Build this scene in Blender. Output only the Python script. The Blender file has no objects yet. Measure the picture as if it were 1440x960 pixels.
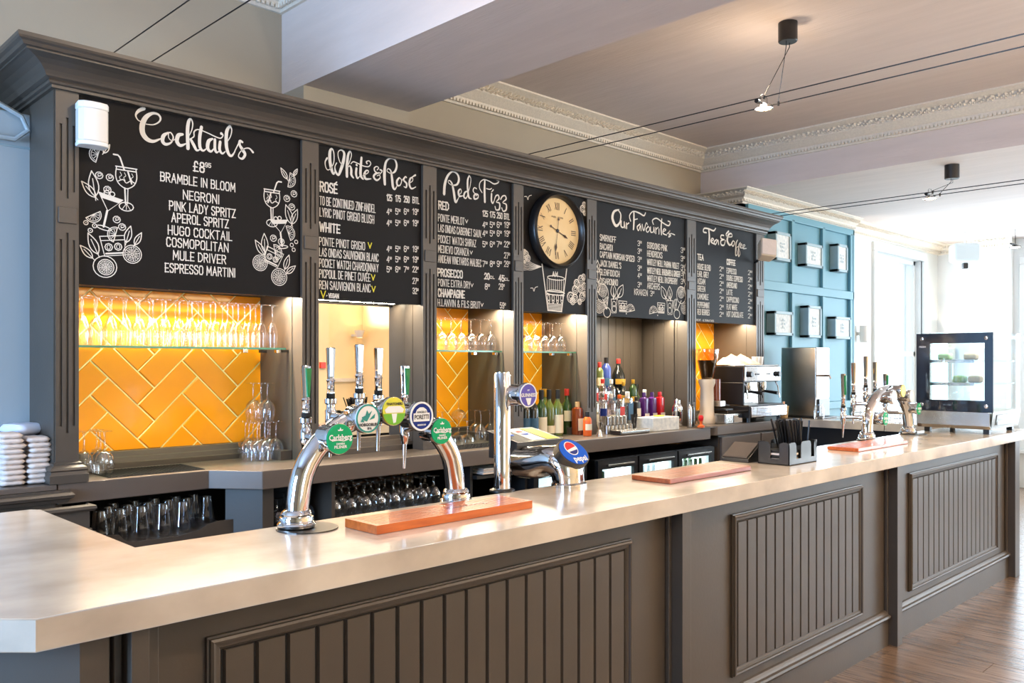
import bpy, bmesh, math, random
from mathutils import Vector, Matrix
random.seed(7)
C = bpy.context.scene.collection
R = math.radians
# ---------------------------------------------------------------- camera
YAW = R(45.5); S_, C_ = math.sin(YAW), math.cos(YAW); F = 1200.0; H = 1.62
cam_d = bpy.data.cameras.new('camera'); cam = bpy.data.objects.new('camera', cam_d); C.objects.link(cam)
cam.location = (0, 0, H); cam.rotation_euler = (R(90), 0, YAW - R(90))
cam_d.sensor_width = 36; cam_d.lens = 36 * F / 1440; cam_d.shift_y = 30 / 1440; cam_d.clip_start = .05
bpy.context.scene.camera = cam
# ---------------------------------------------------------------- world, colour, light
sc = bpy.context.scene
sc.view_settings.view_transform = 'Standard'; sc.view_settings.look = 'None'
sc.view_settings.exposure = 0.06; sc.view_settings.gamma = 1; sc.view_settings.use_curve_mapping = False
w = bpy.data.worlds.new('sky'); sc.world = w; w.use_nodes = True
w.node_tree.nodes['Background'].inputs[0].default_value = (.80, .90, 1, 1)
w.node_tree.nodes['Background'].inputs[1].default_value = 3.2
sc.cycles.max_bounces = 9; sc.cycles.transparent_max_bounces = 28; sc.cycles.caustics_reflective = False
sc.cycles.caustics_refractive = False; sc.cycles.sample_clamp_indirect = 6
def light(name, kind, loc, energy, col, rot=(0,0,0), size=.1, size_y=None, spot=None, blend=.5):
    d = bpy.data.lights.new(name, kind); d.energy = energy; d.color = col
    if kind == 'AREA':
        d.size = size
        if size_y: d.shape = 'RECTANGLE'; d.size_y = size_y
    else: d.shadow_soft_size = size
    if spot: d.spot_size = R(spot); d.spot_blend = blend
    o = bpy.data.objects.new(name, d); o.location = loc; o.rotation_euler = rot; C.objects.link(o); return o
DAY = (.72, .87, 1); WARM = (1, .80, .58); SPOT = (1, .78, .56)
# daylight at the windows of the place (end wall, back wall, entrance side, street side)
light('daylight_end', 'AREA', (12.42, 1.9, 1.75), 165, DAY, (0, R(90), 0), 2.3, 2.6)
light('daylight_end', 'AREA', (12.42, -1.6, 1.75), 200, DAY, (0, R(90), 0), 2.3, 2.4)
light('daylight_back', 'AREA', (11.15, 4.28, 1.7), 80, DAY, (R(-90), 0, 0), 1.3, 2.4)
light('daylight_left', 'AREA', (-3.42, 2.3, 1.8), 390, (.34, .60, 1), (0, R(-90), 0), 2.2, 2.2)
light('daylight_street', 'AREA', (11.2, -3.92, 1.8), 110, DAY, (R(90), 0, 0), 2.6, 2.2)
light('daylight_street', 'AREA', (1.0, -3.92, 1.8), 10, DAY, (R(90), 0, 0), 2.0, 2.2)

def at(u, v, y):                       # a point of the place from its picture position and its distance plane
    k = (u - 720) / F; t = y / (S_ - k * C_); return Vector((t * (C_ + k * S_), y, H + t * (510 - v) / F))
def atz(u, v, z):
    k = (u - 720) / F; t = (z - H) * F / (510 - v); return Vector((t * (C_ + k * S_), t * (S_ - k * C_), z))
# ---------------------------------------------------------------- materials
def lin(c):
    return tuple(((x / 255) / 12.92 if x / 255 <= .04045 else ((x / 255 + .055) / 1.055) ** 2.4) for x in c) + (1,)
M = {}
def mat(name, rgb, rough=.5, metal=0, var=0, scale=8, bump=0, bscale=40, coat=0, stretch=(1, 1, 1), rgb2=None, emit=None, es=1, tr=0, objrand=0, spec=.5):
    m = bpy.data.materials.new(name); m.use_nodes = True; nt = m.node_tree; b = nt.nodes['Principled BSDF']
    col = lin(rgb); b.inputs['Base Color'].default_value = col; b.inputs['Roughness'].default_value = rough
    b.inputs['Metallic'].default_value = metal; b.inputs['Coat Weight'].default_value = coat; b.inputs['Coat Roughness'].default_value = .08
    b.inputs['Specular IOR Level'].default_value = spec
    if tr: b.inputs['Transmission Weight'].default_value = tr
    if emit: b.inputs['Emission Color'].default_value = lin(emit); b.inputs['Emission Strength'].default_value = es
    tc = nt.nodes.new('ShaderNodeTexCoord'); mp = nt.nodes.new('ShaderNodeMapping'); mp.inputs['Scale'].default_value = stretch
    nt.links.new(tc.outputs['Object'], mp.inputs[0])
    if var or rgb2:
        n = nt.nodes.new('ShaderNodeTexNoise'); n.inputs['Scale'].default_value = scale; n.inputs['Detail'].default_value = 6
        nt.links.new(mp.outputs[0], n.inputs['Vector'])
        cr = nt.nodes.new('ShaderNodeValToRGB'); cr.color_ramp.elements[0].position = .32; cr.color_ramp.elements[1].position = .68
        c2 = lin(rgb2) if rgb2 else tuple(x * (1 - var) for x in col[:3]) + (1,)
        cr.color_ramp.elements[0].color = c2; cr.color_ramp.elements[1].color = col
        nt.links.new(n.outputs[0], cr.inputs[0]); out = cr.outputs[0]
        if objrand:
            oi = nt.nodes.new('ShaderNodeObjectInfo'); mr = nt.nodes.new('ShaderNodeMapRange')
            mr.inputs['To Min'].default_value = 1 - objrand; mr.inputs['To Max'].default_value = 1 + objrand * .4
            hs = nt.nodes.new('ShaderNodeHueSaturation'); nt.links.new(oi.outputs['Random'], mr.inputs[0])
            nt.links.new(mr.outputs[0], hs.inputs['Value']); nt.links.new(out, hs.inputs['Color']); out = hs.outputs[0]
            av = nt.nodes.new('ShaderNodeVectorMath'); av.operation = 'ADD'; mu = nt.nodes.new('ShaderNodeMath'); mu.operation = 'MULTIPLY'; mu.inputs[1].default_value = 37
            nt.links.new(oi.outputs['Random'], mu.inputs[0]); nt.links.new(mp.outputs[0], av.inputs[0]); nt.links.new(mu.outputs[0], av.inputs[1])
            nt.links.new(av.outputs[0], n.inputs['Vector'])
        nt.links.new(out, b.inputs['Base Color'])
    if bump:
        n2 = nt.nodes.new('ShaderNodeTexNoise'); n2.inputs['Scale'].default_value = bscale; n2.inputs['Detail'].default_value = 4
        nt.links.new(mp.outputs[0], n2.inputs['Vector']); bp = nt.nodes.new('ShaderNodeBump')
        bp.inputs['Strength'].default_value = bump; bp.inputs['Distance'].default_value = .01
        nt.links.new(n2.outputs[0], bp.inputs['Height']); nt.links.new(bp.outputs[0], b.inputs['Normal'])
    M[name] = m; return m
def glass(name, tint=(1, 1, 1), refl=.12, rough=.02, edge=.75):
    m = bpy.data.materials.new(name); m.use_nodes = True; nt = m.node_tree; nt.nodes.remove(nt.nodes['Principled BSDF'])
    t = nt.nodes.new('ShaderNodeBsdfTransparent'); t.inputs[0].default_value = tint + (1,)
    g = nt.nodes.new('ShaderNodeBsdfGlossy'); g.inputs['Roughness'].default_value = rough; g.inputs['Color'].default_value = (.95, .97, 1, 1)
    lw = nt.nodes.new('ShaderNodeLayerWeight'); lw.inputs[0].default_value = .35
    mr = nt.nodes.new('ShaderNodeMapRange'); mr.inputs['To Min'].default_value = refl; mr.inputs['To Max'].default_value = edge
    nt.links.new(lw.outputs['Facing'], mr.inputs[0])
    mx = nt.nodes.new('ShaderNodeMixShader'); nt.links.new(mr.outputs[0], mx.inputs[0]); nt.links.new(t.outputs[0], mx.inputs[1]); nt.links.new(g.outputs[0], mx.inputs[2])
    nt.links.new(mx.outputs[0], nt.nodes['Material Output'].inputs[0]); M[name] = m; return m
mat('paint', (78, 70, 62), .42, var=.12, scale=3, bump=.04, bscale=60)
mat('board', (17, 15, 17), .6, var=.2, scale=2, spec=.2)
mat('chalk', (226, 221, 212), .8)
mat('chalk_yellow', (226, 214, 60), .8)
mat('wall_cream', (244, 222, 176), .8)
mat('wall', (168, 159, 142), .8, var=.05, scale=1.5, bump=.05, bscale=120)
mat('wall_white', (226, 228, 226), .75, var=.03, scale=2)
mat('ceiling', (214, 202, 196), .9, var=.07, scale=14, stretch=(1, .12, 1), bump=.25, bscale=70)
mat('plaster', (226, 218, 204), .7, var=.12, scale=60, bump=.3, bscale=90)
mat('blue_paint', (98, 148, 164), .5, var=.05, scale=2)
mat('tile', (252, 160, 24), .14, var=.08, scale=5, bump=.06, bscale=14, coat=.5, objrand=.07)
mat('grout', (255, 240, 170), .8)
mat('stone', (220, 207, 190), .2, rgb2=(184, 171, 156), scale=4.2, bump=.01, coat=.3, stretch=(.85, 1.1, 1.1))
mat('laminate', (104, 94, 86), .28, var=.15, scale=4, stretch=(.3, 2, 1))
mat('plank', (128, 106, 88), .27, rgb2=(90, 72, 58), scale=5, stretch=(9, .8, 1), bump=.06, bscale=20, objrand=.22)
mat('floor_base', (50, 38, 30), .6)
mat('chrome', (226, 226, 228), .05, 1)
mat('steel', (196, 192, 186), .27, 1, var=.08, scale=30, stretch=(.1, .1, 8))
mat('dark_steel', (90, 88, 86), .35, 1)
mat('black', (22, 21, 22), .35)
mat('black_matt', (16, 15, 16), .7)
mat('rubber', (20, 20, 20), .8)
mat('white_plastic', (232, 228, 222), .4)
mat('cream_plastic', (214, 196, 172), .45)
mat('wood', (212, 112, 48), .30, rgb2=(178, 84, 34), scale=5, stretch=(1, 12, 8), coat=.25)
mat('wood_dark', (172, 90, 50), .3, rgb2=(136, 66, 36), scale=5, stretch=(1, 12, 8), coat=.3)
mat('dial', (238, 216, 168), .6, rgb2=(222, 184, 120), scale=2.2)
mat('clock_ink', (92, 70, 54), .6)
mat('napkin', (228, 214, 204), .9, var=.06, scale=20, bump=.15)
mat('napkin_white', (226, 230, 244), .9)
mat('casing', (172, 182, 186), .7)
mat('grey_plastic', (196, 206, 208), .5)
mat('green_badge', (18, 164, 104), .5, spec=.2); mat('green_leaf', (110, 180, 40), .4)
mat('teal_badge', (30, 140, 130), .4); mat('navy', (24, 46, 128), .5, spec=.2); mat('white', (240, 240, 238), .5); mat('lime', (224, 216, 60), .4)
mat('purple_badge', (96, 86, 178), .5, spec=.2); mat('blue', (14, 88, 200), .55, spec=.15); mat('red', (206, 36, 40), .45, spec=.25); mat('orange', (220, 96, 30), .4)
mat('tap_green', (18, 128, 66), .35); mat('ink', (40, 40, 48), .6); mat('yellow_label', (196, 200, 40), .5)
mat('brown_liquid', (120, 52, 22), .15, coat=.5); mat('coffee_bean', (44, 26, 18), .5, var=.5, scale=60, bump=.5)
mat('bottle_green', (40, 66, 26), .1, coat=.7); mat('bottle_dark', (18, 22, 16), .1, coat=.7); mat('bottle_purple', (74, 34, 104), .1, coat=.7)
mat('bottle_red', (190, 26, 36), .1, coat=.7); mat('bottle_blue', (50, 70, 150), .1, coat=.7); mat('bottle_olive', (88, 100, 40), .1, coat=.7)
mat('label_cream', (232, 222, 196), .7); mat('label_blue', (52, 96, 130), .6); mat('label_black', (26, 26, 28), .5); mat('label_red', (200, 50, 44), .6); mat('label_gold', (206, 160, 60), .4, .4)
mat('foil_gold', (222, 176, 70), .3, .8); mat('cork', (196, 160, 110), .8)
mat('cloth', (226, 208, 178), .9, var=.1, scale=14, bump=.6, bscale=30)
mat('socket', (196, 176, 130), .5); mat('brick_wood', (120, 74, 44), .6, var=.4, scale=6)
mat('lamp', (255, 240, 215), .5, emit=(255, 226, 180), es=60)
mat('led', (255, 236, 200), .5, emit=(255, 226, 170), es=14)
mat('sconce_glow', (255, 240, 215), .5, emit=(255, 220, 170), es=9)
mat('cooler_light', (235, 248, 255), .5, emit=(205, 235, 255), es=2.2)
mat('display_light', (255, 255, 255), .5, emit=(235, 250, 255), es=5)
mat('paper', (228, 228, 222), .7, rgb2=(196, 200, 200), scale=30)
mat('sketch', (176, 190, 196), .7); mat('frame_blue', (150, 172, 180), .5); mat('lettuce', (178, 206, 160), .7); mat('bread', (214, 190, 150), .8, var=.2, scale=30)
mat('call_point', (220, 60, 36), .4)
glass('glass', (1, 1, 1), .08, .04, .8); glass('pane', (.97, 1, 1), .06, .01, .5); glass('shelf_glass', (.86, .97, .93), .12, .02, .8)
glass('dark_glass', (.10, .16, .24), .12, .02, .6); glass('clear_bottle', (.93, .95, .95), .13, .03, .85); glass('amber_glass', (.85, .62, .28), .08, .03, .6); glass('pint_glass', (.90, .90, .90), .10, .03, .85)
glass('pink_bottle', (.97, .80, .76), .12, .03, .85); glass('yellow_bottle', (.97, .93, .62), .12, .03, .85)
mat('shelf_edge', (96, 170, 140), .2, coat=.5)
mm = mat('mirror', (235, 232, 226), .01, 1)
# ---------------------------------------------------------------- mesh helpers
class MB:
    def __init__(s): s.v = []; s.f = []
    def add(s, vs, fs):
        n = len(s.v); s.v += [tuple(p) for p in vs]; s.f += [tuple(n + i for i in f) for f in fs]; return s
    def box(s, x0, x1, y0, y1, z0, z1):
        return s.add([(x0,y0,z0),(x1,y0,z0),(x1,y1,z0),(x0,y1,z0),(x0,y0,z1),(x1,y0,z1),(x1,y1,z1),(x0,y1,z1)],
            [(0,3,2,1),(4,5,6,7),(0,1,5,4),(1,2,6,5),(2,3,7,6),(3,0,4,7)])
    def prism(s, poly, z0, z1):                      # poly in XY, counter-clockwise
        n = len(poly); return s.add([(x, y, z0) for x, y in poly] + [(x, y, z1) for x, y in poly],
            [tuple(range(n))[::-1], tuple(range(n, 2 * n))] + [(i, (i + 1) % n, n + (i + 1) % n, n + i) for i in range(n)])
    def prism_y(s, poly, y0, y1):                    # poly in XZ
        n = len(poly); return s.add([(x, y0, z) for x, z in poly] + [(x, y1, z) for x, z in poly],
            [tuple(range(n)), tuple(range(n, 2 * n))[::-1]] + [(i, n + i, n + (i + 1) % n, (i + 1) % n) for i in range(n)])
    def prism_x(s, poly, x0, x1):                    # poly in YZ
        n = len(poly); return s.add([(x0, y, z) for y, z in poly] + [(x1, y, z) for y, z in poly],
            [tuple(range(n))[::-1], tuple(range(n, 2 * n))] + [(i, (i + 1) % n, n + (i + 1) % n, n + i) for i in range(n)])
    def lathe(s, prof, c=(0, 0, 0), n=16, axis='z', close=True):
        c = Vector(c); vs = []; fs = []
        for r, h in prof:
            for i in range(n):
                a = 2 * math.pi * i / n; x, y = r * math.cos(a), r * math.sin(a)
                p = {'z': (x, y, h), 'y': (x, -h, y), 'x': (h, x, y)}[axis]; vs.append(c + Vector(p))
        for j in range(len(prof) - 1):
            for i in range(n):
                k = (i + 1) % n; fs.append((j * n + i, j * n + k, (j + 1) * n + k, (j + 1) * n + i))
        if close: fs += [tuple(range(n))[::-1], tuple(range((len(prof) - 1) * n, len(prof) * n))]
        return s.add(vs, fs)
    def tube(s, pts, rad, n=8, cap=True):
        pts = [Vector(p) for p in pts]; m = len(pts); rad = rad if isinstance(rad, (list, tuple)) else [rad] * m
        up = None; vs = []; fs = []
        for i, p in enumerate(pts):
            t = (pts[min(i + 1, m - 1)] - pts[max(i - 1, 0)]).normalized()
            if up is None: up = t.orthogonal().normalized()
            up = (up - t * up.dot(t)); up = up.normalized() if up.length > 1e-6 else t.orthogonal().normalized()
            b = t.cross(up)
            for k in range(n):
                a = 2 * math.pi * k / n; vs.append(p + rad[i] * (up * math.cos(a) + b * math.sin(a)))
        for j in range(m - 1):
            for i in range(n):
                k = (i + 1) % n; fs.append((j * n + i, j * n + k, (j + 1) * n + k, (j + 1) * n + i))
        if cap: fs += [tuple(range(n))[::-1], tuple(range((m - 1) * n, m * n))]
        return s.add(vs, fs)
    def sweep(s, prof, path, end=None):              # prof (out, z); path list of (x, y, outdir (dx, dy)); mitred
        m = len(prof); vs = []; fs = []
        for x, y, dx, dy in path:
            for o, z in prof: vs.append((x + dx * o, y + dy * o, z))
        for j in range(len(path) - 1):
            for i in range(m):
                k = (i + 1) % m; fs.append((j * m + i, (j + 1) * m + i, (j + 1) * m + k, j * m + k))
        fs += [tuple(range(m)), tuple(range((len(path) - 1) * m, len(path) * m))[::-1]]
        return s.add(vs, fs)
    def xf(s, mtx):
        s.v = [tuple(mtx @ Vector(p)) for p in s.v]; return s
    def build(s, name, m, parent=None, smooth=False, local=False, bevel=0, kind=None):
        off = Vector((0, 0, 0))
        if parent is not None and not local:
            q = parent
            while q is not None: off += q.location; q = q.parent
        me = bpy.data.meshes.new(name); me.from_pydata([tuple(Vector(p) - off) for p in s.v], [], s.f)
        bm = bmesh.new(); bm.from_mesh(me); bmesh.ops.recalc_face_normals(bm, faces=bm.faces); bm.to_mesh(me); bm.free()
        me.materials.append(M[m] if isinstance(m, str) else m)
        if smooth: me.shade_smooth(); me.set_sharp_from_angle(angle=R(38))
        o = bpy.data.objects.new(name, me); C.objects.link(o); o.parent = parent
        if bevel:
            b = o.modifiers.new('bevel', 'BEVEL'); b.width = bevel; b.segments = 2; b.limit_method = 'ANGLE'; b.angle_limit = R(50)
            me.shade_smooth(); me.set_sharp_from_angle(angle=R(30)); b.harden_normals = True
        if kind: o['kind'] = kind
        return o
def thing(name, label, cat, loc=(0, 0, 0), group=None, rz=0):
    o = bpy.data.objects.new(name, None); C.objects.link(o); o.location = loc; o.rotation_euler = (0, 0, rz)
    return tag(o, label, cat, group)
def tag(o, label, cat, group=None):
    o['label'] = label; o['category'] = cat
    if group: o['group'] = group
    return o
def struct(o, label=None):
    o['kind'] = 'structure'
    if label: o['label'] = label
    return o
def dup(o, loc=None, label=None, group=None, rz=None, scale=None, parent=None):
    r = o.copy(); C.objects.link(r)
    if parent: r.parent = parent
    if loc is not None: r.location = loc
    if rz is not None: r.rotation_euler = (0, 0, rz)
    if scale: r.scale = scale
    if label: r['label'] = label
    if group: r['group'] = group
    for ch in list(o.children): dup(ch, parent=r)
    return r
def spline(pts, n=6):                                # Catmull-Rom through tuples of any length
    out = []
    P_ = [pts[0]] + list(pts) + [pts[-1]]
    for i in range(1, len(P_) - 2):
        for k in range(n):
            t = k / n; out.append(tuple(.5 * (2 * b + (c - a) * t + (2 * a - 5 * b + 4 * c - d) * t * t + (3 * b - a - 3 * c + d) * t ** 3)
                for a, b, c, d in zip(P_[i - 1], P_[i], P_[i + 1], P_[i + 2])))
    out.append(tuple(pts[-1])); return out
# ================================================================ SETTING
fl = struct(MB().box(-3.6, 12.7, -4.1, 4.8, -.10, -.006).build('floor', 'floor_base'), 'dark brown wood plank floor beside the bar')
MB().box(-3.5, 3.2, -4, 4.65, -.006, 0).build('floor_covering', 'plank', fl)
MB().box(3.2, 12.5, -4, -1.6, -.006, 0).build('floor_covering', 'plank', fl)
MB().box(3.2, 12.5, 2.1, 4.65, -.006, 0).build('floor_covering', 'plank', fl)
pm = None
xx = 3.2; i = 0
while xx < 12.45:
    yy = 2.09 - (i * .47 % 1.2)
    segs = []; top = 2.1
    while top > -1.6:
        bot = max(yy, -1.6) if yy < top else top
        if top - bot > .02: segs.append((bot, top))
        top = bot; yy -= 1.25
    for (b0, t0) in segs:
        L = t0 - b0
        o = MB().add([(0,0,-.006),(.186,0,-.006),(.186,L,-.006),(0,L,-.006),(.002,.002,0),(.184,.002,0),(.184,L-.002,0),(.002,L-.002,0)],
            [(4,5,6,7),(0,1,5,4),(1,2,6,5),(2,3,7,6),(3,0,4,7)]).build('plank', 'plank', fl, local=True)
        o.location = (xx, b0, 0)
    xx += .1875; i += 1
# back wall in its planes
struct(MB().box(-3.6, 7.15, 4.65, 4.8, 0, 4.0).build('wall_back', 'wall'), 'warm beige back wall above the bar shelving')
struct(MB().box(2.62, 3.39, 4.4, 4.65, 2.956, 3.24).build('wall_pier', 'wall'), 'beige pier under the dropped beam')
bx = struct(MB().box(-3.5, 1.172, 4.36, 4.65, 0, 2.76).build('wall_casing', 'casing'), 'pale grey boxed wall casing left of the bar cabinet')
for q in (.25, .62): MB().box(q, q + .004, 4.357, 4.36, 0, 2.70).build('joint', 'frame_blue', bx)
MB().box(-3.5, 1.172, 4.355, 4.36, 2.60, 2.61).build('joint', 'frame_blue', bx)
struct(MB().box(7.15, 7.21, 4.2, 4.65, 2.6, 3.24).box(7.15, 9.52, 4.2, 4.7, 0, 3.24).build('wall_panelled', 'blue_paint'), 'light blue panelled wall with framed pictures')
b = MB()
b.box(9.52, 10.40, 4.3, 4.6, 0, 3.24).box(11.92, 12.6, 4.3, 4.6, 0, 3.24).box(10.40, 11.92, 4.3, 4.6, 2.98, 3.24).box(10.40, 11.92, 4.3, 4.6, 0, .5)
struct(b.build('wall_back_lounge', 'wall_white'), 'white wall around the bright tall window')
b = MB(); b.box(12.5, 12.7, 3.3, 4.6, 0, 3.3).box(12.5, 12.7, -4.1, -3.0, 0, 3.3).box(12.5, 12.7, -4.1, 3.3, 2.9, 3.3).box(12.5, 12.7, -4.1, 3.3, 0, .5).box(12.5, 12.7, -.2, .5, .5, 2.9)
struct(b.build('wall_right', 'wall_white'), 'white end wall of the far lounge')
struct(MB().box(12.2, 12.5, 3.36, 3.79, 0, 3.24).build('wall_chimney', 'wall_white'), 'white projecting pier on the end wall')
b = MB(); b.box(-3.7, -3.5, -4.1, 1.1, 0, 4).box(-3.7, -3.5, 3.5, 4.7, 0, 4).box(-3.7, -3.5, 1.1, 3.5, 2.95, 4).box(-3.7, -3.5, 1.1, 3.5, 0, .7)
struct(b.build('wall_left', 'wall'))
b = MB(); b.box(-3.7, -.1, -4.2, -4, 0, 4).box(2.1, 10.0, -4.2, -4, 0, 4).box(12.4, 12.7, -4.2, -4, 0, 4).box(-.1, 2.1, -4.2, -4, 2.95, 4).box(10.0, 12.4, -4.2, -4, 2.95, 4).box(-.1, 2.1, -4.2, -4, 0, .7).box(10.0, 12.4, -4.2, -4, 0, .7)
fw = struct(b.build('wall_front', 'wall_cream'))
MB().box(2.1, 8.5, -4.0, -3.95, 1.30, 1.36).build('dado_rail', 'plaster', fw)
MB().box(7.2, 7.78, -4.0, -3.93, 0, 3.2).build('pier', 'wall_cream', fw)
MB().box(8.5, 9.7, -4.0, -3.2, 0, 3.6).build('pier', 'wall_cream', fw)
cp = tag(MB().box(7.60, 7.70, -3.93, -3.88, 1.53, 1.63).build('call_point', 'call_point', bevel=.004), 'small red fire alarm call point on the beige wall, seen in the mirror', 'alarm')
# ceilings
struct(MB().box(-3.6, 2.62, -4.1, 4.7, 3.92, 4.05).build('ceiling', 'ceiling'), 'plastered ceiling of the left bay')
struct(MB().box(3.39, 7.15, -4.1, 4.7, 3.65, 4.05).build('ceiling_middle', 'ceiling'), 'pinkish textured ceiling of the middle bay')
struct(MB().box(7.15, 12.7, -4.1, 4.7, 3.24, 4.05).build('ceiling_lounge', 'ceiling'), 'pale lower ceiling of the far lounge')
struct(MB().box(2.62, 3.39, -4.1, 4.7, 3.24, 4.05).build('ceiling_beam', 'ceiling'), 'broad boxed beam dropped across the ceiling')
# plaster cornices with modelled relief
def cornice(name, path, ztop, drop, out, m='plaster', label=None, step=.022):
    """path: two or three points (x, y) with out dir; relief strips follow it"""
    z0 = ztop - drop
    prof = [(0, z0), (.02, z0), (.03, z0 + .018), (.045, z0 + .03), (.05, z0 + .05), (.06, z0 + .055), (out * .62, z0 + drop * .55), (out * .66, z0 + drop * .78), (out, z0 + drop * .93), (out, ztop), (0, ztop)]
    root = struct(MB().sweep(prof, path).build(name, m), label)
    orn = MB(); dn = MB()
    for (xa, ya, dxa, dya), (xb, yb, dxb, dyb) in zip(path[:-1], path[1:]):
        o1 = out * .80
        A = Vector((xa + dxa * o1, ya + dya * o1, 0)); B = Vector((xb + dxb * o1, yb + dyb * o1, 0)); L = (B - A).length; d = (B - A) / L
        nrm = Vector((-d.y, d.x, 0)); mid = Vector((dxa + dxb, dya + dyb, 0))
        if nrm.dot(mid) < 0: nrm = -nrm
        n = int(L / .045)
        for k in range(n):                      # curled leaves: three lumps per repeat
            for q, (sx, sz, r) in enumerate(((.2, .70, .015), (.5, .78, .019), (.8, .66, .013), (.45, .62, .011))):
                p = A + d * ((k + sx) * L / n) + nrm * (-out * (.1 + .2 * (.8 - sz) )) + Vector((0, 0, z0 + drop * (sz + .03 * ((k * 7 + q * 3) % 5 - 2) / 2)))
                rr = r * (.8 + .4 * random.random())
                orn.add([p + Vector((rr, 0, 0)), p - Vector((rr, 0, 0)), p + Vector((0, rr, 0)), p - Vector((0, rr, 0)), p + Vector((0, 0, rr)), p - Vector((0, 0, rr))],
                    [(0,2,4),(2,1,4),(1,3,4),(3,0,4),(2,0,5),(1,2,5),(3,1,5),(0,3,5)])
        o2 = .045; A = Vector((xa + dxa * o2, ya + dya * o2, 0)); B = Vector((xb + dxb * o2, yb + dyb * o2, 0)); L = (B - A).length; d = (B - A) / L
        n = int(L / .03)
        for k in range(n):
            p = A + d * ((k + .5) * L / n) + Vector((0, 0, z0 + .022)); hx = Vector((abs(d.x), abs(d.y), 0)) * .009; 
            dn.box(p.x - .009, p.x + .009, p.y - .009, p.y + .009, p.z - .010, p.z + .012)
    o = orn.build('leaf_relief', m, root); o['kind'] = 'stuff'; o = dn.build('dentils', m, root); o['kind'] = 'stuff'
    return root
cornice('trim_1', [(3.39, 4.65, 0, -1), (7.15, 4.65, -1, -1), (7.15, -1.2, -1, 0)], 3.65, .18, .20, label='ornate plaster cornice of the middle ceiling bay')
cornice('trim_2', [(.2, 4.65, 0, -1), (2.62, 4.65, -1, -1), (2.62, 1.5, -1, 0)], 3.92, .20, .20, label='ornate plaster cornice at the top left corner')
cornice('trim_3', [(7.15, 4.65, -1, 0), (7.15, 4.2, -1, -1), (9.52, 4.2, 0, -1)], 3.24, .125, .14, label='ornate plaster cornice above the blue panelled wall')
cornice('trim_4', [(9.52, 4.3, 0, -1), (12.5, 4.3, -1, -1), (12.5, 3.79, -1, 0)], 3.24, .13, .16, label='white plaster cornice above the bright window')
cornice('trim_5', [(12.2, 3.79, -1, 0), (12.2, 3.3, -1, 0)], 3.24, .13, .16)
# windows
def window(n, axis, a0, a1, z0, z1, plane, thick, inward, label):
    """sash window; axis 'x' = lies along X at y=plane"""
    r = thing('window_%d' % n, label, 'window', ((a0 + a1) / 2, plane, z0) if axis == 'x' else (plane, (a0 + a1) / 2, z0)); del r['category']; r['kind'] = 'structure'
    def bx(p0, p1, q0, q1, d0, d1):
        m = MB(); lo, hi = sorted((plane + inward * d0, plane + inward * d1))
        return m.box(p0, p1, lo, hi, q0, q1) if axis == 'x' else m.box(lo, hi, p0, p1, q0, q1)
    for p0, p1, q0, q1 in ((a0 - .09, a0, z0, z1), (a1, a1 + .09, z0, z1), (a0 - .09, a1 + .09, z1, z1 + .10)):
        bx(p0, p1, q0, q1, -.02, .035).build('architrave', 'wall_white', r, bevel=.008)
    bx(a0 - .12, a1 + .12, z0 - .05, z0, -.1, .09).build('sill', 'wall_white', r, bevel=.008)
    m = (z0 + z1) / 2
    for p0, p1, q0, q1 in ((a0, a0 + .05, z0, z1), (a1 - .05, a1, z0, z1), (a0, a1, z0, z0 + .07), (a0, a1, z1 - .05, z1), (a0, a1, m - .03, m + .03)):
        bx(p0, p1, q0, q1, -.13, -.09).build('sash_bar', 'wall_white', r)
    bx(a0, a1, z0, z1, -.114, -.110).build('pane', 'pane', r)
window(1, 'x', 10.40, 11.92, .5, 2.98, 4.3, .1, -1, 'tall bright white-framed window behind the display cabinet')
window(2, 'y', .6, 3.2, .5, 2.9, 12.5, .1, -1, 'end wall window at the right edge of the picture')
window(3, 'y', -2.9, -.3, .5, 2.9, 12.5, .1, -1, 'end wall window out of view')
window(4, 'y', 1.2, 3.4, .7, 2.9, -3.5, .1, 1, 'window in the left wall')
window(5, 'x', 0, 2, .7, 2.9, -4, .1, 1, 'street window opposite the bar')
window(6, 'x', 10.1, 12.3, .7, 2.9, -4, .1, 1, 'street window opposite the far lounge')
# blue wall panelling
pr = bpy.data.objects['wall_panelled']
for x in (8.09, 8.77, 9.45):
    for z0, z1 in ((2.42, 3.07), (1.2, 2.33)): MB().box(x - .03, x + .03, 4.165, 4.2, z0, z1).build('stile', 'blue_paint', pr, bevel=.006)
MB().box(7.21, 9.52, 4.165, 4.2, 2.33, 2.42).build('rail', 'blue_paint', pr, bevel=.006)
MB().box(7.21, 9.52, 4.165, 4.2, 3.05, 3.12).build('rail', 'blue_paint', pr, bevel=.006)
MB().box(9.49, 9.52, 4.165, 4.2, 0, 3.12).build('stile', 'blue_paint', pr)
MB().box(7.21, 9.52, 4.165, 4.2, 1.12, 1.2).build('rail', 'blue_paint', pr, bevel=.006)
pics = [(7.62, 7.93, 2.62, 2.90, 'portrait picture half hidden by the beige speaker on the blue wall'), (8.24, 8.62, 2.61, 2.85, 'landscape framed print in the upper row, middle of the blue wall'),
        (8.97, 9.22, 2.61, 2.91, 'upright framed print in the upper row, right end of the blue wall'), (7.60, 7.97, 1.89, 2.125, 'framed print in the lower row, left, above the steel machine'),
        (8.29, 8.59, 1.88, 2.21, 'tall narrow framed print in the lower row, middle'), (8.91, 9.30, 1.88, 2.12, 'framed print in the lower row, right, beside the wall light')]
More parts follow.
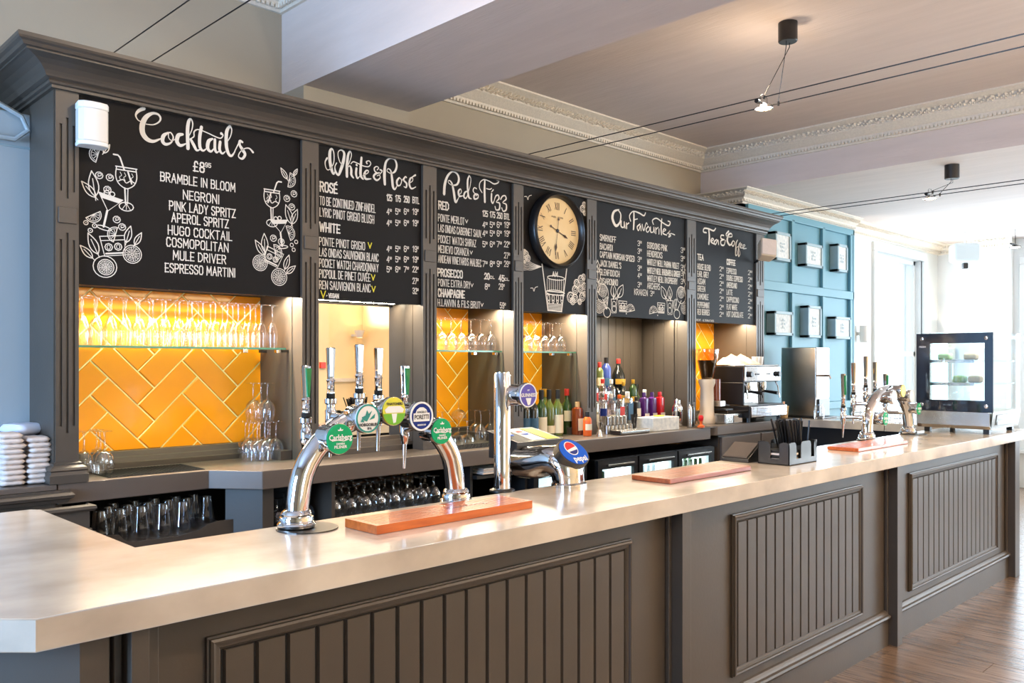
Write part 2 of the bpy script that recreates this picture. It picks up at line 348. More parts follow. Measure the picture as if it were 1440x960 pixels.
for x0, x1, z0, z1, lb in pics:
    t = thing('picture_frame', lb, 'picture', ((x0 + x1) / 2, 4.165, z0), 'framed prints on the blue panelled wall')
    y0, y1 = 4.105, 4.198; f = .028
    for q in ((x0, x0 + f, z0, z1), (x1 - f, x1, z0, z1), (x0, x1, z0, z0 + f), (x0, x1, z1 - f, z1)):
        MB().box(q[0], q[1], y0, y1, q[2], q[3]).build('frame_bar', 'frame_blue', t, bevel=.003)
    MB().box(x0 + f, x1 - f, y0 + .012, y0 + .018, z0 + f, z1 - f).build('mount', 'paper', t)
    k = MB(); cx, cz = (x0 + x1) / 2, (z0 + z1) / 2
    for a in range(9):
        ax = cx - .045 + a % 3 * .032; az = cz - .05 + a // 3 * .036; k.box(ax, ax + random.uniform(.008, .026), y0 + .009, y0 + .0115, az, az + random.uniform(.008, .03))
    k.build('print', 'sketch', t)
# wall lights
for i, (x, y, z, dx, lb) in enumerate(((9.9, 4.22, 1.86, 0, 'white up and down wall light beside the blue wall'), (12.1, 4.22, 1.62, 0, 'wall light glowing beside the bright window, above the display cabinet'), (12.42, 4.1, 1.62, 1, 'wall light on the end wall, hidden by the display cabinet'), (12.12, 3.62, 1.62, 1, 'wall light on the white pier above the display cabinet'))):
    t = thing('wall_light', lb, 'lamp', (x, y, z)); MB().lathe([(.04, 0), (.05, .01), (.05, .19), (.04, .20)], (x, y, z), 16).build('body', 'white_plastic', t, smooth=True)
    MB().lathe([(.033, .201), (.033, .203)], (x, y, z), 12).build('bulb', 'sconce_glow', t)
    light('wall_light_up', 'SPOT', (x, y, z + .22), 14, WARM, (R(180), 0, 0), .02, spot=60, blend=.3)
    if i == 0: light('wall_light_down', 'SPOT', (x, y, z - .02), 8, WARM, (0, 0, 0), .02, spot=60, blend=.3)
    MB().box(x - .02, x + .02, y, y + .085, z + .08, z + .12).build('bracket', 'white_plastic', t) if not dx else MB().box(x, x + .085, y - .02, y + .02, z + .08, z + .12).build('bracket', 'white_plastic', t)
# ================================================================ BACK BAR
NX = [(1.174, 1.268), (2.374, 2.474), (3.188, 3.292), (3.946, 4.038), (4.690, 4.795), (5.955, 6.082), (7.065, 7.205)]   # pilasters
cab = thing('back_bar_cabinet', 'dark grey panelled back bar cabinet with fluted pilasters and deep cornice', 'cabinet', (4.19, 4.2, 1.10))
prof = [(0, 2.80), (.018, 2.80), (.018, 2.812), (.030, 2.815), (.034, 2.824), (.030, 2.832), (.048, 2.838), (.052, 2.846), (.060, 2.858), (.080, 2.876), (.108, 2.890), (.140, 2.899), (.150, 2.900), (.150, 2.908), (.165, 2.910), (.172, 2.922), (.185, 2.928), (.190, 2.936), (.190, 2.952), (0, 2.952)]
MB().sweep(prof, [(1.172, 4.62, -1, 0), (1.172, 4.0, -1, -1), (7.208, 4.0, 0, -1)]).build('cornice', 'paint', cab, smooth=False)
MB().box(1.172, 7.208, 4.05, 4.64, 2.78, 2.80).box(1.19, 7.2, 4.03, 4.64, 2.80, 2.94).build('top_panel', 'paint', cab)
MB().box(1.170, 1.19, 4.012, 4.64, 1.10, 2.80).build('side_panel', 'paint', cab)
MB().box(7.185, 7.205, 4.06, 4.19, 1.10, 2.80).build('side_panel', 'paint', cab)
MB().box(1.19, 7.2, 4.04, 4.055, 2.0, 2.80).build('upper_panel', 'paint', cab)
def pilaster(x0, x1, base):
    W = x1 - x0; y = 4.0; f = .010; m = MB(); m.box(x0, x1, y + f, y + .10, 1.10, 2.80)
    def fluted(z0, z1):
        g = W * .10; s = W * .13; xs = [x0]                     # three grooves
        gw = W * .11; land = (W - 3 * gw) / 4; X = x0
        for k in range(4):
            m.box(X, X + land, y, y + f, z0, z1); X += land
            if k < 3:
                d = .03 if k != 1 else 0; m.box(X, X + gw, y, y + f, z0, z0 + .015 + d); m.box(X, X + gw, y, y + f, z1 - .015 - d, z1); X += gw
    m.box(x0, x1, y, y + f, 2.70, 2.80); fluted(2.32, 2.70); m.box(x0, x1, y, y + f, 2.20, 2.32)
    fluted(1.30 if base else 1.25, 2.20); m.box(x0, x1, y, y + f, 1.10, 1.30 if base else 1.25)
    p = m.build('pilaster', 'paint', cab)
    MB().box(x0 + W * .10, x1 - W * .10, y - .008, y, 2.225, 2.295).build('block', 'paint', p, bevel=.003)
    if base:
        MB().sweep([(0, 1.10), (.030, 1.10), (.030, 1.135), (.026, 1.14), (.022, 1.15), (.028, 1.156), (.024, 1.166), (.010, 1.176), (.010, 1.184), (0, 1.19)],
            [(x0 - .001, 4.2, -1, 0), (x0 - .001, y, -1, -1), (x1 + .001, y, 1, -1), (x1 + .001, 4.10, 1, 0)]).build('plinth', 'paint', p)
for i, (a_, b_) in enumerate(NX): pilaster(a_, b_, i == 0)
# niches: inner side walls, soffit, back
for i in range(6):
    x0, x1 = NX[i][1], NX[i + 1][0]
    if i != 2 or True:
        MB().box(x1 - .004, x1 + .03, 4.10, 4.46, 1.10, 2.0).build('niche_side', 'paint' if i in (1, 4) else 'paint', cab)
        MB().box(x0 - .03, x0 + .004, 4.10, 4.46, 1.10, 2.0).build('niche_side', 'paint', cab)
    MB().box(x0, x1, 4.04, 4.46, 1.995, 2.01).build('niche_soffit', 'paint', cab)
    if i != 1:
        MB().box(x0 + .02, x1 - .02, 4.10, 4.12, 1.985, 1.995).build('led_strip', 'led', cab)
        light('niche_strip', 'AREA', ((x0 + x1) / 2, 4.13, 1.98), 40 * (x1 - x0) * (.5 if i >= 4 else 1), (1, .86, .64), (R(-8), 0, 0), x1 - x0 - .06, .03)
    else:
        light('niche_strip', 'AREA', ((x0 + x1) / 2, 4.09, 1.98), 9, (1, .86, .64), (0, 0, 0), x1 - x0 - .06, .03)
MB().box(1.19, 7.19, 4.46, 4.50, 1.10, 2.0).build('back_panel', 'paint', cab)
# moulding along the foot of the niches
for i in range(6):
    x0, x1 = NX[i][1] , NX[i + 1][0]
    MB().prism_x([(4.36, 1.10), (4.36, 1.125), (4.37, 1.13), (4.375, 1.15), (4.385, 1.155), (4.39, 1.18), (4.46, 1.18), (4.46, 1.10)], x0, x1).build('foot_moulding', 'paint', cab)
    MB().prism([(x1 - .085, 4.36), (x1 - .07, 4.10), (x1, 4.10), (x1, 4.40)], 1.10, 1.15).build('foot_moulding', 'paint', cab)
# tiled splashbacks, herringbone at 45 degrees
def clip(poly, x0, x1, z0, z1):
    for ax, lim, sg in ((0, x0, 1), (0, x1, -1), (1, z0, 1), (1, z1, -1)):
        out = []
        for i in range(len(poly)):
            a, b = poly[i], poly[(i + 1) % len(poly)]; ia = (a[ax] - lim) * sg >= 0; ib = (b[ax] - lim) * sg >= 0
            if ia: out.append(a)
            if ia != ib:
                t = (lim - a[ax]) / (b[ax] - a[ax]); out.append((a[0] + t * (b[0] - a[0]), a[1] + t * (b[1] - a[1])))
        poly = out
        if not poly: return poly
    return poly
def splash(x0, x1, cx, cz, label, W=.1215, L=.325):
    z0, z1, y = 1.18, 1.99, 4.46
    r = thing('tiled_splashback', label, 'tiles', ((x0 + x1) / 2, y, z0)); 
    MB().box(x0, x1, y - .012, y - .001, z0, z1).build('grout', 'grout', r)
    q = math.sqrt(.5); g = .0036
    for T in range(-5, 6):
        for i in range(-9, 10):
            for kind in (0, 1):
                if kind == 0: a0, a1, b0, b1 = i * W, i * W + L, i * W, i * W + W
                else: a0, a1, b0, b1 = i * W + L, i * W + L + W, (i + 1) * W - L, (i + 1) * W
                a0 += T * L; a1 += T * L; b0 -= T * L; b1 -= T * L
                cs = [(a0 + g, b0 + g), (a1 - g, b0 + g), (a1 - g, b1 - g), (a0 + g, b1 - g)]
                P_ = [(cx + (a - b) * q, cz + (a + b) * q) for a, b in cs]
                P_ = clip(P_, x0 + .001, x1 - .001, z0, z1)
                if len(P_) < 3: continue
                ar = abs(sum(P_[k][0] * P_[(k + 1) % len(P_)][1] - P_[(k + 1) % len(P_)][0] * P_[k][1] for k in range(len(P_)))) / 2
                if ar < .0001: continue
                mx = sum(p[0] for p in P_) / len(P_); mz = sum(p[1] for p in P_) / len(P_)
                inn = [(p[0] + (mx - p[0]) * .035, p[1] + (mz - p[1]) * .035) for p in P_]
                n = len(P_); yy = y - .0125
                vs = [(px, yy, pz) for px, pz in P_] + [(px, yy - .004, pz) for px, pz in inn]
                fs = [tuple(range(n, 2 * n))] + [(k, (k + 1) % n, n + (k + 1) % n, n + k) for k in range(n)]
                MB().add(vs, fs).build('tile', 'tile', r)
p = at(218, 545.6, 4.44); splash(1.268, 2.378, p.x, p.z, 'amber yellow herringbone tiled splashback, widest, behind the cocktail board')
p = at(644, 563, 4.44); splash(3.296, 3.942, p.x, p.z, 'amber herringbone tiles in the niche under the red and sparkling wine board')
p = at(757, 521, 4.44); splash(4.042, 4.686, p.x, p.z, 'amber herringbone tiles in the niche under the clock board')
splash(6.086, 7.061, 6.62, 1.52, 'amber herringbone tiles behind the coffee machine')
# mirror in the second niche
t = thing('mirror', 'tall wall mirror in the niche reflecting the cream room', 'mirror', (2.84, 4.17, 1.10))
MB().box(2.478, 3.184, 4.170, 4.185, 1.185, 1.99).build('mirror_glass', 'mirror', t)
MB().prism_x([(4.10, 1.10), (4.10, 1.13), (4.115, 1.135), (4.12, 1.16), (4.135, 1.165), (4.14, 1.185), (4.185, 1.185), (4.185, 1.10)], 2.474, 3.188).build('foot_moulding', 'paint', t)
# boarded niche (spirits)
for i in range(12):
    xa = 4.80 + i * .0965
    if xa + .094 > 5.955: break
    MB().box(xa, xa + .092, 4.440, 4.458, 1.18, 1.99).build('back_board', 'paint', cab, bevel=.003)
for i in range(3): MB().box(5.935, 5.952, 4.12 + i * .105, 4.12 + i * .105 + .101, 1.15, 1.99).build('side_board', 'paint', cab, bevel=.003)
# glass shelves
for (x0, x1, lb) in ((1.275, 2.335, 'long glass shelf of flutes in the left tiled niche'), (3.30, 3.985 - .05, 'glass shelf of wine glasses in the second tiled niche'), (4.045, 4.68, 'glass shelf of wine glasses in the tiled niche under the clock')):
    t = thing('glass_shelf', lb, 'shelf', ((x0 + x1) / 2, 4.25, 1.69))
    MB().box(x0, x1, 4.102, 4.43, 1.690, 1.700).build('pane', 'shelf_glass', t)
    MB().box(x0, x1, 4.099, 4.102, 1.690, 1.700).build('polished_edge', 'shelf_edge', t)
    for xb in (x1 - .03, x1 - .22):
        MB().box(xb - .012, xb + .012, 4.12, 4.15, 1.672, 1.690).build('clip', 'chrome', t, bevel=.002)
    MB().box(x1 - .005, x1 + .045, 4.13, 4.15, 1.676, 1.690).build('bracket', 'dark_steel', t)
    MB().box(x1 - .005, x1 + .045, 4.37, 4.39, 1.676, 1.690).build('bracket', 'dark_steel', t)
# back counter
wt = thing('back_counter', 'dark laminate back counter running under the tiled niches', 'counter', (4.2, 4.1, 1.01))
poly = [(1.176, 3.98), (1.85, 3.98), (2.02, 3.765), (5.93, 3.765), (5.97, 3.80), (5.97, 4.46), (1.176, 4.46)]
MB().prism(poly, 1.01, 1.10).build('worktop', 'laminate', wt, bevel=.004)
MB().prism([(5.98, 3.80), (6.03, 3.76), (7.42, 3.76), (7.42, 4.19), (5.98, 4.19)], 1.03, 1.112).build('worktop', 'laminate', wt, bevel=.008)
base = thing('under_counter_shelving', 'dark painted open shelving base under the back counter', 'cabinet', (4, 4.1, 0))
bb = lambda x0, x1, y0, y1, z0, z1, n='panel', m='paint', bv=0: MB().box(x0, x1, y0, y1, z0, z1).build(n, m, base, bevel=bv)
bb(1.18, 7.4, 4.42, 4.45, 0, 1.01, 'back_panel', 'black_matt')
bb(1.20, 2.02, 4.02, 4.42, .78, .80, 'shelf'); bb(1.176, 1.20, 4.0, 4.42, 0, 1.01); bb(1.20, 1.99, 4.02, 4.42, .10, .12, 'shelf')
MB().prism([(1.955, 4.02), (2.07, 3.86), (2.13, 3.86), (2.13, 3.92), (1.99, 4.09)], 0, 1.01).build('divider', 'paint', base)
bb(2.44, 2.46, 3.82, 4.42, 0, 1.01, 'divider'); bb(2.13, 2.44, 3.86, 4.42, .74, .76, 'shelf', 'black_matt')
bb(2.46, 3.42, 3.84, 4.42, .765, .785, 'shelf'); bb(3.42, 3.44, 3.84, 4.42, 0, 1.01, 'divider', 'black_matt'); bb(2.46, 3.42, 4.39, 4.41, .785, 1.0, 'backing', 'brick_wood')
bb(3.44, 3.91, 3.80, 4.42, .92, .94, 'shelf', 'black_matt'); bb(3.89, 3.91, 3.84, 4.42, 0, .92, 'divider', 'black_matt')
# shaped front of the glass tray
zs = at(1,1,1).z
fp = []
for u, v in ((150, 753), (168, 752), (176, 760), (186, 762), (250, 754), (280, 745), (292, 737), (305, 733), (340, 728)):
    q = at(u, v, 3.985); fp.append((q.x, q.z))
MB().prism_y([(fp[0][0] - .3, fp[0][1])] + fp + [(fp[-1][0], .66), (fp[0][0] - .3, .66)], 3.985, 4.0).build('shaped_rail', 'paint', base)
# left plinth with towels
pl = thing('side_dresser', 'dark grey moulded side ledge left of the bar cabinet, carrying napkins', 'cabinet', (.4, 4.1, 0))
MB().box(-1.2, 1.17, 3.985, 4.355, .0, 1.075).build('body', 'paint', pl)
MB().box(-1.2, 1.172, 3.975, 4.355, 1.075, 1.098).build('top', 'laminate', pl, bevel=.003)
MB().sweep([(0, 1.02), (.012, 1.02), (.02, 1.035), (.03, 1.04), (.035, 1.052), (.028, 1.062), (.02, 1.064), (.02, 1.075), (0, 1.075)], [(-1.2, 3.975, 0, -1), (1.20, 3.975, 1, -1), (1.20, 4.0, 1, 0)]).build('moulding', 'paint', pl)
MB().box(-1.2, 1.29, 3.93, 3.97, .55, 1.0).build('lower_panel', 'paint', pl)
MB().box(-1.2, 1.30, 3.93, 3.99, 0, .9).build('lower_body', 'paint', pl)
MB().sweep([(0, .975), (.018, .978), (.026, .988), (.024, 1.0), (.010, 1.006), (0, 1.006)], [(-1.2, 3.94, 0, -1), (1.29, 3.94, 1, -1), (1.29, 3.98, 1, 0)]).build('moulding', 'paint', pl)
MB().sweep([(0, .78), (.014, .78), (.014, .80), (0, .81)], [(-1.2, 3.93, 0, -1), (1.29, 3.93, 1, -1), (1.29, 3.98, 1, 0)]).build('moulding', 'laminate', pl)

# ================================================================ CHALKBOARDS
FONT = {
'A': (.62, ['0,0 .31,1 .62,0', '.12,.36 .5,.36']), 'B': (.55, ['0,0 0,1 .35,1 .5,.88 .5,.66 .35,.54 0,.54', '.35,.54 .55,.42 .55,.14 .38,0 0,0']),
'C': (.52, ['.52,.8 .42,1 .12,1 0,.8 0,.2 .12,0 .42,0 .52,.2']), 'D': (.56, ['0,0 0,1 .3,1 .56,.75 .56,.25 .3,0 0,0']),
'E': (.46, ['.46,1 0,1 0,0 .46,0', '0,.46 .38,.46']), 'F': (.46, ['.46,1 0,1 0,0', '0,.5 .36,.5']), 'G': (.56, ['.54,.82 .42,1 .12,1 0,.8 0,.2 .12,0 .42,0 .56,.2 .56,.46 .32,.46']),
'H': (.56, ['0,0 0,1', '.56,0 .56,1', '0,.46 .56,.46']), 'I': (.06, ['.03,0 .03,1']), 'J': (.42, ['.42,1 .42,.2 .3,0 .1,0 0,.2']),
'K': (.54, ['0,0 0,1', '.54,1 0,.42', '.14,.56 .54,0']), 'L': (.42, ['0,1 0,0 .42,0']), 'M': (.70, ['0,0 .04,1 .35,.3 .66,1 .70,0']), 'N': (.58, ['0,0 0,1 .58,0 .58,1']),
'O': (.56, ['.14,0 0,.2 0,.8 .14,1 .42,1 .56,.8 .56,.2 .42,0 .14,0']), 'P': (.52, ['0,0 0,1 .36,1 .52,.86 .52,.62 .36,.46 0,.46']),
'Q': (.58, ['.14,0 0,.2 0,.8 .14,1 .42,1 .56,.8 .56,.2 .42,0 .14,0', '.36,.24 .6,-.06']), 'R': (.54, ['0,0 0,1 .36,1 .52,.86 .52,.64 .36,.5 0,.5', '.24,.5 .54,0']),
'S': (.50, ['.5,.84 .4,1 .12,1 0,.84 0,.66 .5,.38 .5,.16 .38,0 .1,0 0,.18']), 'T': (.54, ['0,1 .54,1', '.27,1 .27,0']), 'U': (.54, ['0,1 0,.18 .14,0 .4,0 .54,.18 .54,1']),
'V': (.56, ['0,1 .28,0 .56,1']), 'W': (.78, ['0,1 .18,0 .39,.8 .60,0 .78,1']), 'X': (.54, ['0,0 .54,1', '0,1 .54,0']), 'Y': (.54, ['0,1 .27,.45 .54,1', '.27,.45 .27,0']), 'Z': (.50, ['0,1 .5,1 0,0 .5,0']),
'0': (.50, ['.14,0 0,.2 0,.8 .14,1 .36,1 .5,.8 .5,.2 .36,0 .14,0']), '1': (.24, ['0,.8 .2,1 .2,0']), '2': (.48, ['0,.8 .12,1 .36,1 .48,.8 .48,.6 0,0 .48,0']),
'3': (.48, ['0,.86 .12,1 .36,1 .48,.84 .48,.64 .34,.52 .18,.52', '.34,.52 .48,.4 .48,.16 .34,0 .12,0 0,.16']), '4': (.50, ['.36,0 .36,1 0,.3 .5,.3']), '5': (.48, ['.46,1 .04,1 0,.55 .3,.6 .48,.45 .48,.15 .34,0 .1,0 0,.14']),
'6': (.48, ['.44,.9 .34,1 .12,1 0,.8 0,.2 .12,0 .36,0 .48,.2 .48,.4 .36,.56 .1,.56 0,.4']), '7': (.46, ['0,1 .46,1 .14,0']), '8': (.50, ['.25,.53 .04,.66 .04,.88 .14,1 .36,1 .46,.88 .46,.66 .25,.53 0,.4 0,.14 .12,0 .38,0 .5,.14 .5,.4 .25,.53']),
'9': (.48, ['.04,.1 .14,0 .36,0 .48,.2 .48,.8 .36,1 .12,1 0,.8 0,.6 .12,.44 .4,.44 .48,.58']), '&': (.60, ['.6,0 .1,.7 .1,.88 .22,1 .36,.9 .34,.72 0,.34 0,.12 .14,0 .36,0 .56,.36']),
'.': (.08, ['0,0 .06,.03']), "'": (.10, ['.06,1 .04,.8']), '-': (.3, ['0,.45 .3,.45']), '*': (.12, ['.02,.4 .1,.46']), '£': (.5, ['.48,.84 .38,1 .2,1 .1,.84 .1,0 .5,0', '0,.46 .36,.46', '0,0 .2,0']),
'É': (.46, ['.46,1 0,1 0,0 .46,0', '0,.46 .38,.46', '.18,1.1 .38,1.25']), '+': (.4, ['0,.45 .4,.45', '.2,.65 .2,.25'])}
BY = 4.0165
class Ink(MB):                                   # flat painted strokes on a board plane y=BY, x to the right, z up
    lay = 0
    def y0(s): return globals()['BY'] - .00009 * s.lay
    def stroke(s, pts, wd, close=False):          # pts (x, z), wd width or list
        n = len(pts); wd = wd if isinstance(wd, list) else [wd] * n; L = []; Rr = []; s.lay = (s.lay + 1) % 14; BY = s.y0()
        for i in range(n):
            a = pts[max(i - 1, 0)]; b = pts[min(i + 1, n - 1)]; dx, dz = b[0] - a[0], b[1] - a[1]; l = math.hypot(dx, dz) or 1
            nx, nz = -dz / l * wd[i] / 2, dx / l * wd[i] / 2; L.append((pts[i][0] + nx, BY, pts[i][1] + nz)); Rr.append((pts[i][0] - nx, BY, pts[i][1] - nz))
        s.add(L + Rr, [(i, i + 1, n + i + 1, n + i) for i in range(n - 1)])
        for k in (0, n - 1):
            if wd[k] > .003: s.disc(pts[k][0], pts[k][1], wd[k] / 2, 8)
        return s
    def disc(s, x, z, r, n=10):
        s.lay = (s.lay + 1) % 14; BY = s.y0()
        return s.add([(x + r * math.cos(2 * math.pi * i / n), BY, z + r * math.sin(2 * math.pi * i / n)) for i in range(n)], [tuple(range(n))])
    def ring(s, x, z, rx, rz, wd, n=16, a0=0, a1=360, rot=0):
        c, q = math.cos(R(rot)), math.sin(R(rot)); pts = []
        for i in range(n + 1):
            a = R(a0 + (a1 - a0) * i / n); px, pz = rx * math.cos(a), rz * math.sin(a); pts.append((x + px * c - pz * q, z + px * q + pz * c))
        return s.stroke(pts, wd)
    def text(s, txt, x, z, width, h, wd):
        adv = 0; items = []
        for ch in txt:
            if ch == ' ': adv += .42; continue
            w_, st = FONT[ch]; items.append((adv, st)); adv += w_ + .27
        k = width / max(adv - .27, .05) if width else h
        for a, st in items:
            for q in st:
                pts = [tuple(float(c) for c in p.split(',')) for p in q.split()]
                pw = [(x + (a + px) * k, z + pz * h) for px, pz in pts]; n0 = len(s.v)
                for A, B_ in zip(pw[:-1], pw[1:]):
                    l = math.hypot(B_[0] - A[0], B_[1] - A[1]) or 1; ex, ez = (B_[0] - A[0]) / l * wd * .35, (B_[1] - A[1]) / l * wd * .35
                    s.stroke([(A[0] - ex, A[1] - ez), (B_[0] + ex, B_[1] + ez)], wd)
        return s
def board(x0, x1, label):
    t = thing('chalkboard_menu', label, 'menu board', ((x0 + x1) / 2, 4.03, 1.966))
    MB().box(x0, x1, 4.018, 4.038, 1.966, 2.80).build('panel', 'board', t)
    return t
def mapper(ox, oy, sc_): return lambda x, y: at(ox + x / sc_, oy + y / sc_, BY)
def wline(t, mp, txt, x0, yb, x1, h, wd=None, m='chalk', name='lettering'):
    p = mp(x0, yb); q = mp(x1, yb); tp = mp(x0, yb - h); hh = tp.z - p.z
    return Ink().text(txt, p.x, p.z, q.x - p.x, hh, wd or hh * .13).build(name, m, t)
def script(t, mp, strokes, sc_w, name='heading'):
    k = Ink()
    for st in strokes:
        v = [float(c) for c in st.replace(',', ' ').split()]; tr = [tuple(v[i:i + 3]) for i in range(0, len(v), 3)]
        if len(tr) == 1: continue
        sp = spline(tr, 6) if len(tr) > 2 else tr
        pw = [mp(a, b) for a, b, c in sp]; k.stroke([(p.x, p.z) for p in pw], [c * sc_w for a, b, c in sp])
    return k.build(name, 'chalk', t)
B1 = board(1.27, 2.372, 'black chalkboard headed Cocktails with drawn drinks either side')
B2 = board(2.476, 3.186, 'black chalkboard headed White & Rosé above the mirror')
B3 = board(3.294, 3.944, 'black chalkboard headed Red & Fizz')
B4 = board(4.040, 4.688, 'black board with hot air balloon drawing behind the clock')
B5 = board(4.797, 5.953, 'black chalkboard headed Our Favourites above the spirit bottles')
B6 = board(6.084, 7.063, 'black chalkboard headed Tea & Coffee above the coffee machine')
px2m = lambda u, s: (at(u + 1, 300, BY).x - at(u, 300, BY).x) / s   # metres per crop pixel along x
m1 = mapper(160, 140, 6.857)
script(B1, m1, ['290,85,34 240,108,28 212,150,16 232,195,10 262,212,8', '310,236,8 380,242,10 436,215,14 450,178,18 425,142,20 370,133,26 310,170,40 276,240,48 278,320,48 320,380,42 380,402,28 450,378,12',
 '525,318,14 480,348,34 470,400,34 500,430,28 550,415,16 573,365,14 550,320,12 528,325,10 530,370,8 560,395,8 600,378,8', '662,335,24 622,345,36 608,400,36 640,442,30 695,425,10',
 '715,470,34 710,300,34 722,210,30 743,188,16 760,230,12 752,290,10 728,345,8', '730,382,8 772,356,12 773,312,12 800,290,10', '745,390,26 772,440,30 800,488,22 835,478,8',
 '845,265,30 828,360,32 830,455,30 860,492,20 895,470,8', '772,345,10 780,300,10 820,290,10 900,320,10 980,358,12 1030,372,12 1052,345,12 1036,328,28', '952,378,18 915,400,34 905,465,34 935,500,22 968,470,10', '975,385,26 975,470,28 990,508,22 1015,498,8',
 '1025,408,28 1020,480,28 1045,520,20 1075,500,8', '1120,252,22 1088,310,34 1085,440,34 1105,520,30 1135,542,22 1168,500,10', '1118,250,20 1136,290,12 1126,350,10 1098,400,8',
 '1165,500,10 1200,430,12 1216,398,22 1240,410,22', '1217,410,18 1215,440,26 1245,488,34 1265,530,28 1238,570,22 1203,550,12 1215,510,10 1255,475,10 1305,470,14 1342,508,22'], px2m(260, 6.857))
mp = mapper(100, 120, 3.2)
wline(B1, mp, '£8', 552, 384, 598, 42, .0062); wline(B1, mp, '95', 604, 366, 628, 18, .0035)
for tx, a_, yb, b_ in (('BRAMBLE IN BLOOM', 403, 428, 737), ('NEGRONI', 505, 510, 665), ('PINK LADY SPRITZ', 443, 558, 738), ('APEROL SPRITZ', 453, 612, 707), ('HUGO COCKTAIL', 437, 668, 722), ('COSMOPOLITAN', 430, 722, 706), ('MULE DRIVER', 460, 782, 695), ('ESPRESSO MARTINI', 424, 838, 737)):
    wline(B1, mp, tx, a_, yb, b_, 38, .0050)
m2 = mapper(440, 200, 9)
script(B2, m2, ['180,200,22 155,250,14 165,320,10 195,350,10 240,310,10 266,240,12 264,130,14 240,82,20 216,120,36 215,230,40 235,340,38 260,398,26 282,370,12', '300,262,14 278,310,12 288,372,26 322,412,26 352,350,36 385,240,38 396,140,30 360,98,16 322,120,10 320,180,10 345,255,10 385,290,10',
 '430,432,34 430,300,36 445,165,30 470,115,18 487,160,12 470,230,10 440,310,10 470,300,16 485,345,30 486,410,30 512,450,18', '550,330,28 545,400,28 562,455,20 590,430,8', '552,286,26 556,290,26', '615,195,28 605,320,34 605,420,34 635,465,20',
 '480,272,10 512,246,12 570,268,12 640,300,12 702,308,12 732,272,12 712,236,12 676,246,14 684,268,18', '632,420,10 690,392,10 702,362,14 672,360,20 650,410,32 668,462,28 735,462,10',
 '812,350,12 832,325,12 805,306,12 776,328,16 786,370,18 822,390,12', '842,385,16 788,402,24 770,440,26 808,480,22 850,450,14 842,415,10 812,425,10', '848,405,10 876,362,14 850,348,18',
 '910,530,34 905,400,40 920,262,30 968,206,18 1032,216,22 1060,290,28 1038,368,26 985,392,12 940,366,10 950,334,10 985,360,20 1000,450,34 1012,560,34 1036,594,22 1062,555,10',
 '1090,450,20 1062,492,28 1070,545,24 1105,540,14 1122,482,12 1095,446,10', '1128,482,10 1165,436,14 1182,444,20', '1166,445,12 1150,480,20 1186,522,26 1180,570,20 1152,560,10', '1215,520,10 1260,490,10 1260,450,14 1232,460,24 1220,530,28 1248,586,22 1302,565,10', '1252,442,10 1296,415,24'], px2m(520, 9) * .88)
mp = mapper(420, 180, 3.69)
def prices(t, mp, cols, yb, vals, h=28):
    for x, v in zip(cols, vals):
        if not v: continue
        wd_ = (15 if len(v) == 1 else 20); wline(t, mp, v, x, yb, x + wd_ * (.75 if len(v) == 1 else 1), h, .0045, name='price'); wline(t, mp, '50', x + wd_ - 1, yb - h * .5, x + wd_ + 9, h * .42, .003, name='price')
c2 = (458, 503, 547, 592)
wline(B2, mp, 'ROSÉ', 112, 325, 198, 46, .0075)
for x, tx, e in zip(c2, ('125', '175', '250', 'BTL'), (25, 25, 27, 32)): wline(B2, mp, tx, x, 374 + (x - 458) * .1, x + e, 30, .005)
wline(B2, mp, 'TO BE CONTINUED ZINFANDEL', 110, 396, 397, 42, .0040); prices(B2, mp, c2, 446, ('4', '5', '6', '19'))
wline(B2, mp, 'LYRIC PINOT GRIGIO BLUSH', 110, 456, 390, 42, .0040); prices(B2, mp, c2, 505, ('4', '5', '6', '19'))
wline(B2, mp, 'WHITE', 110, 532, 212, 42, .0075)
for tx, yb, e, pr_, py_ in (('PONTE PINOT GRIGIO', 606, 343, ('4', '5', '6', '19'), 640), ('LAS ONDAS SAUVIGNON BLANC', 662, 413, ('4', '5', '6', '19'), 694), ('POCKET WATCH CHARDONNAY', 718, 413, ('5', '6', '7', '22'), 746), ('PICPOUL DE PINET CUVÉE', 774, 370, ('', '', '', '27'), 806), ('REN SAUVIGNON BLANC', 832, 372, ('', '', '', '32'), 858)):
    wline(B2, mp, tx, 108, yb, e, 40, .0040); prices(B2, mp, c2, py_, pr_)
for x, y_, h in ((361, 620, 24), (378, 786, 24), (380, 846, 24), (116, 878, 32)): wline(B2, mp, 'V', x, y_, x + h * .7, h, .006, 'chalk_yellow')
wline(B2, mp, '* VEGAN', 145, 878, 207, 20, .0045)
m3 = mapper(610, 220, 10.667)
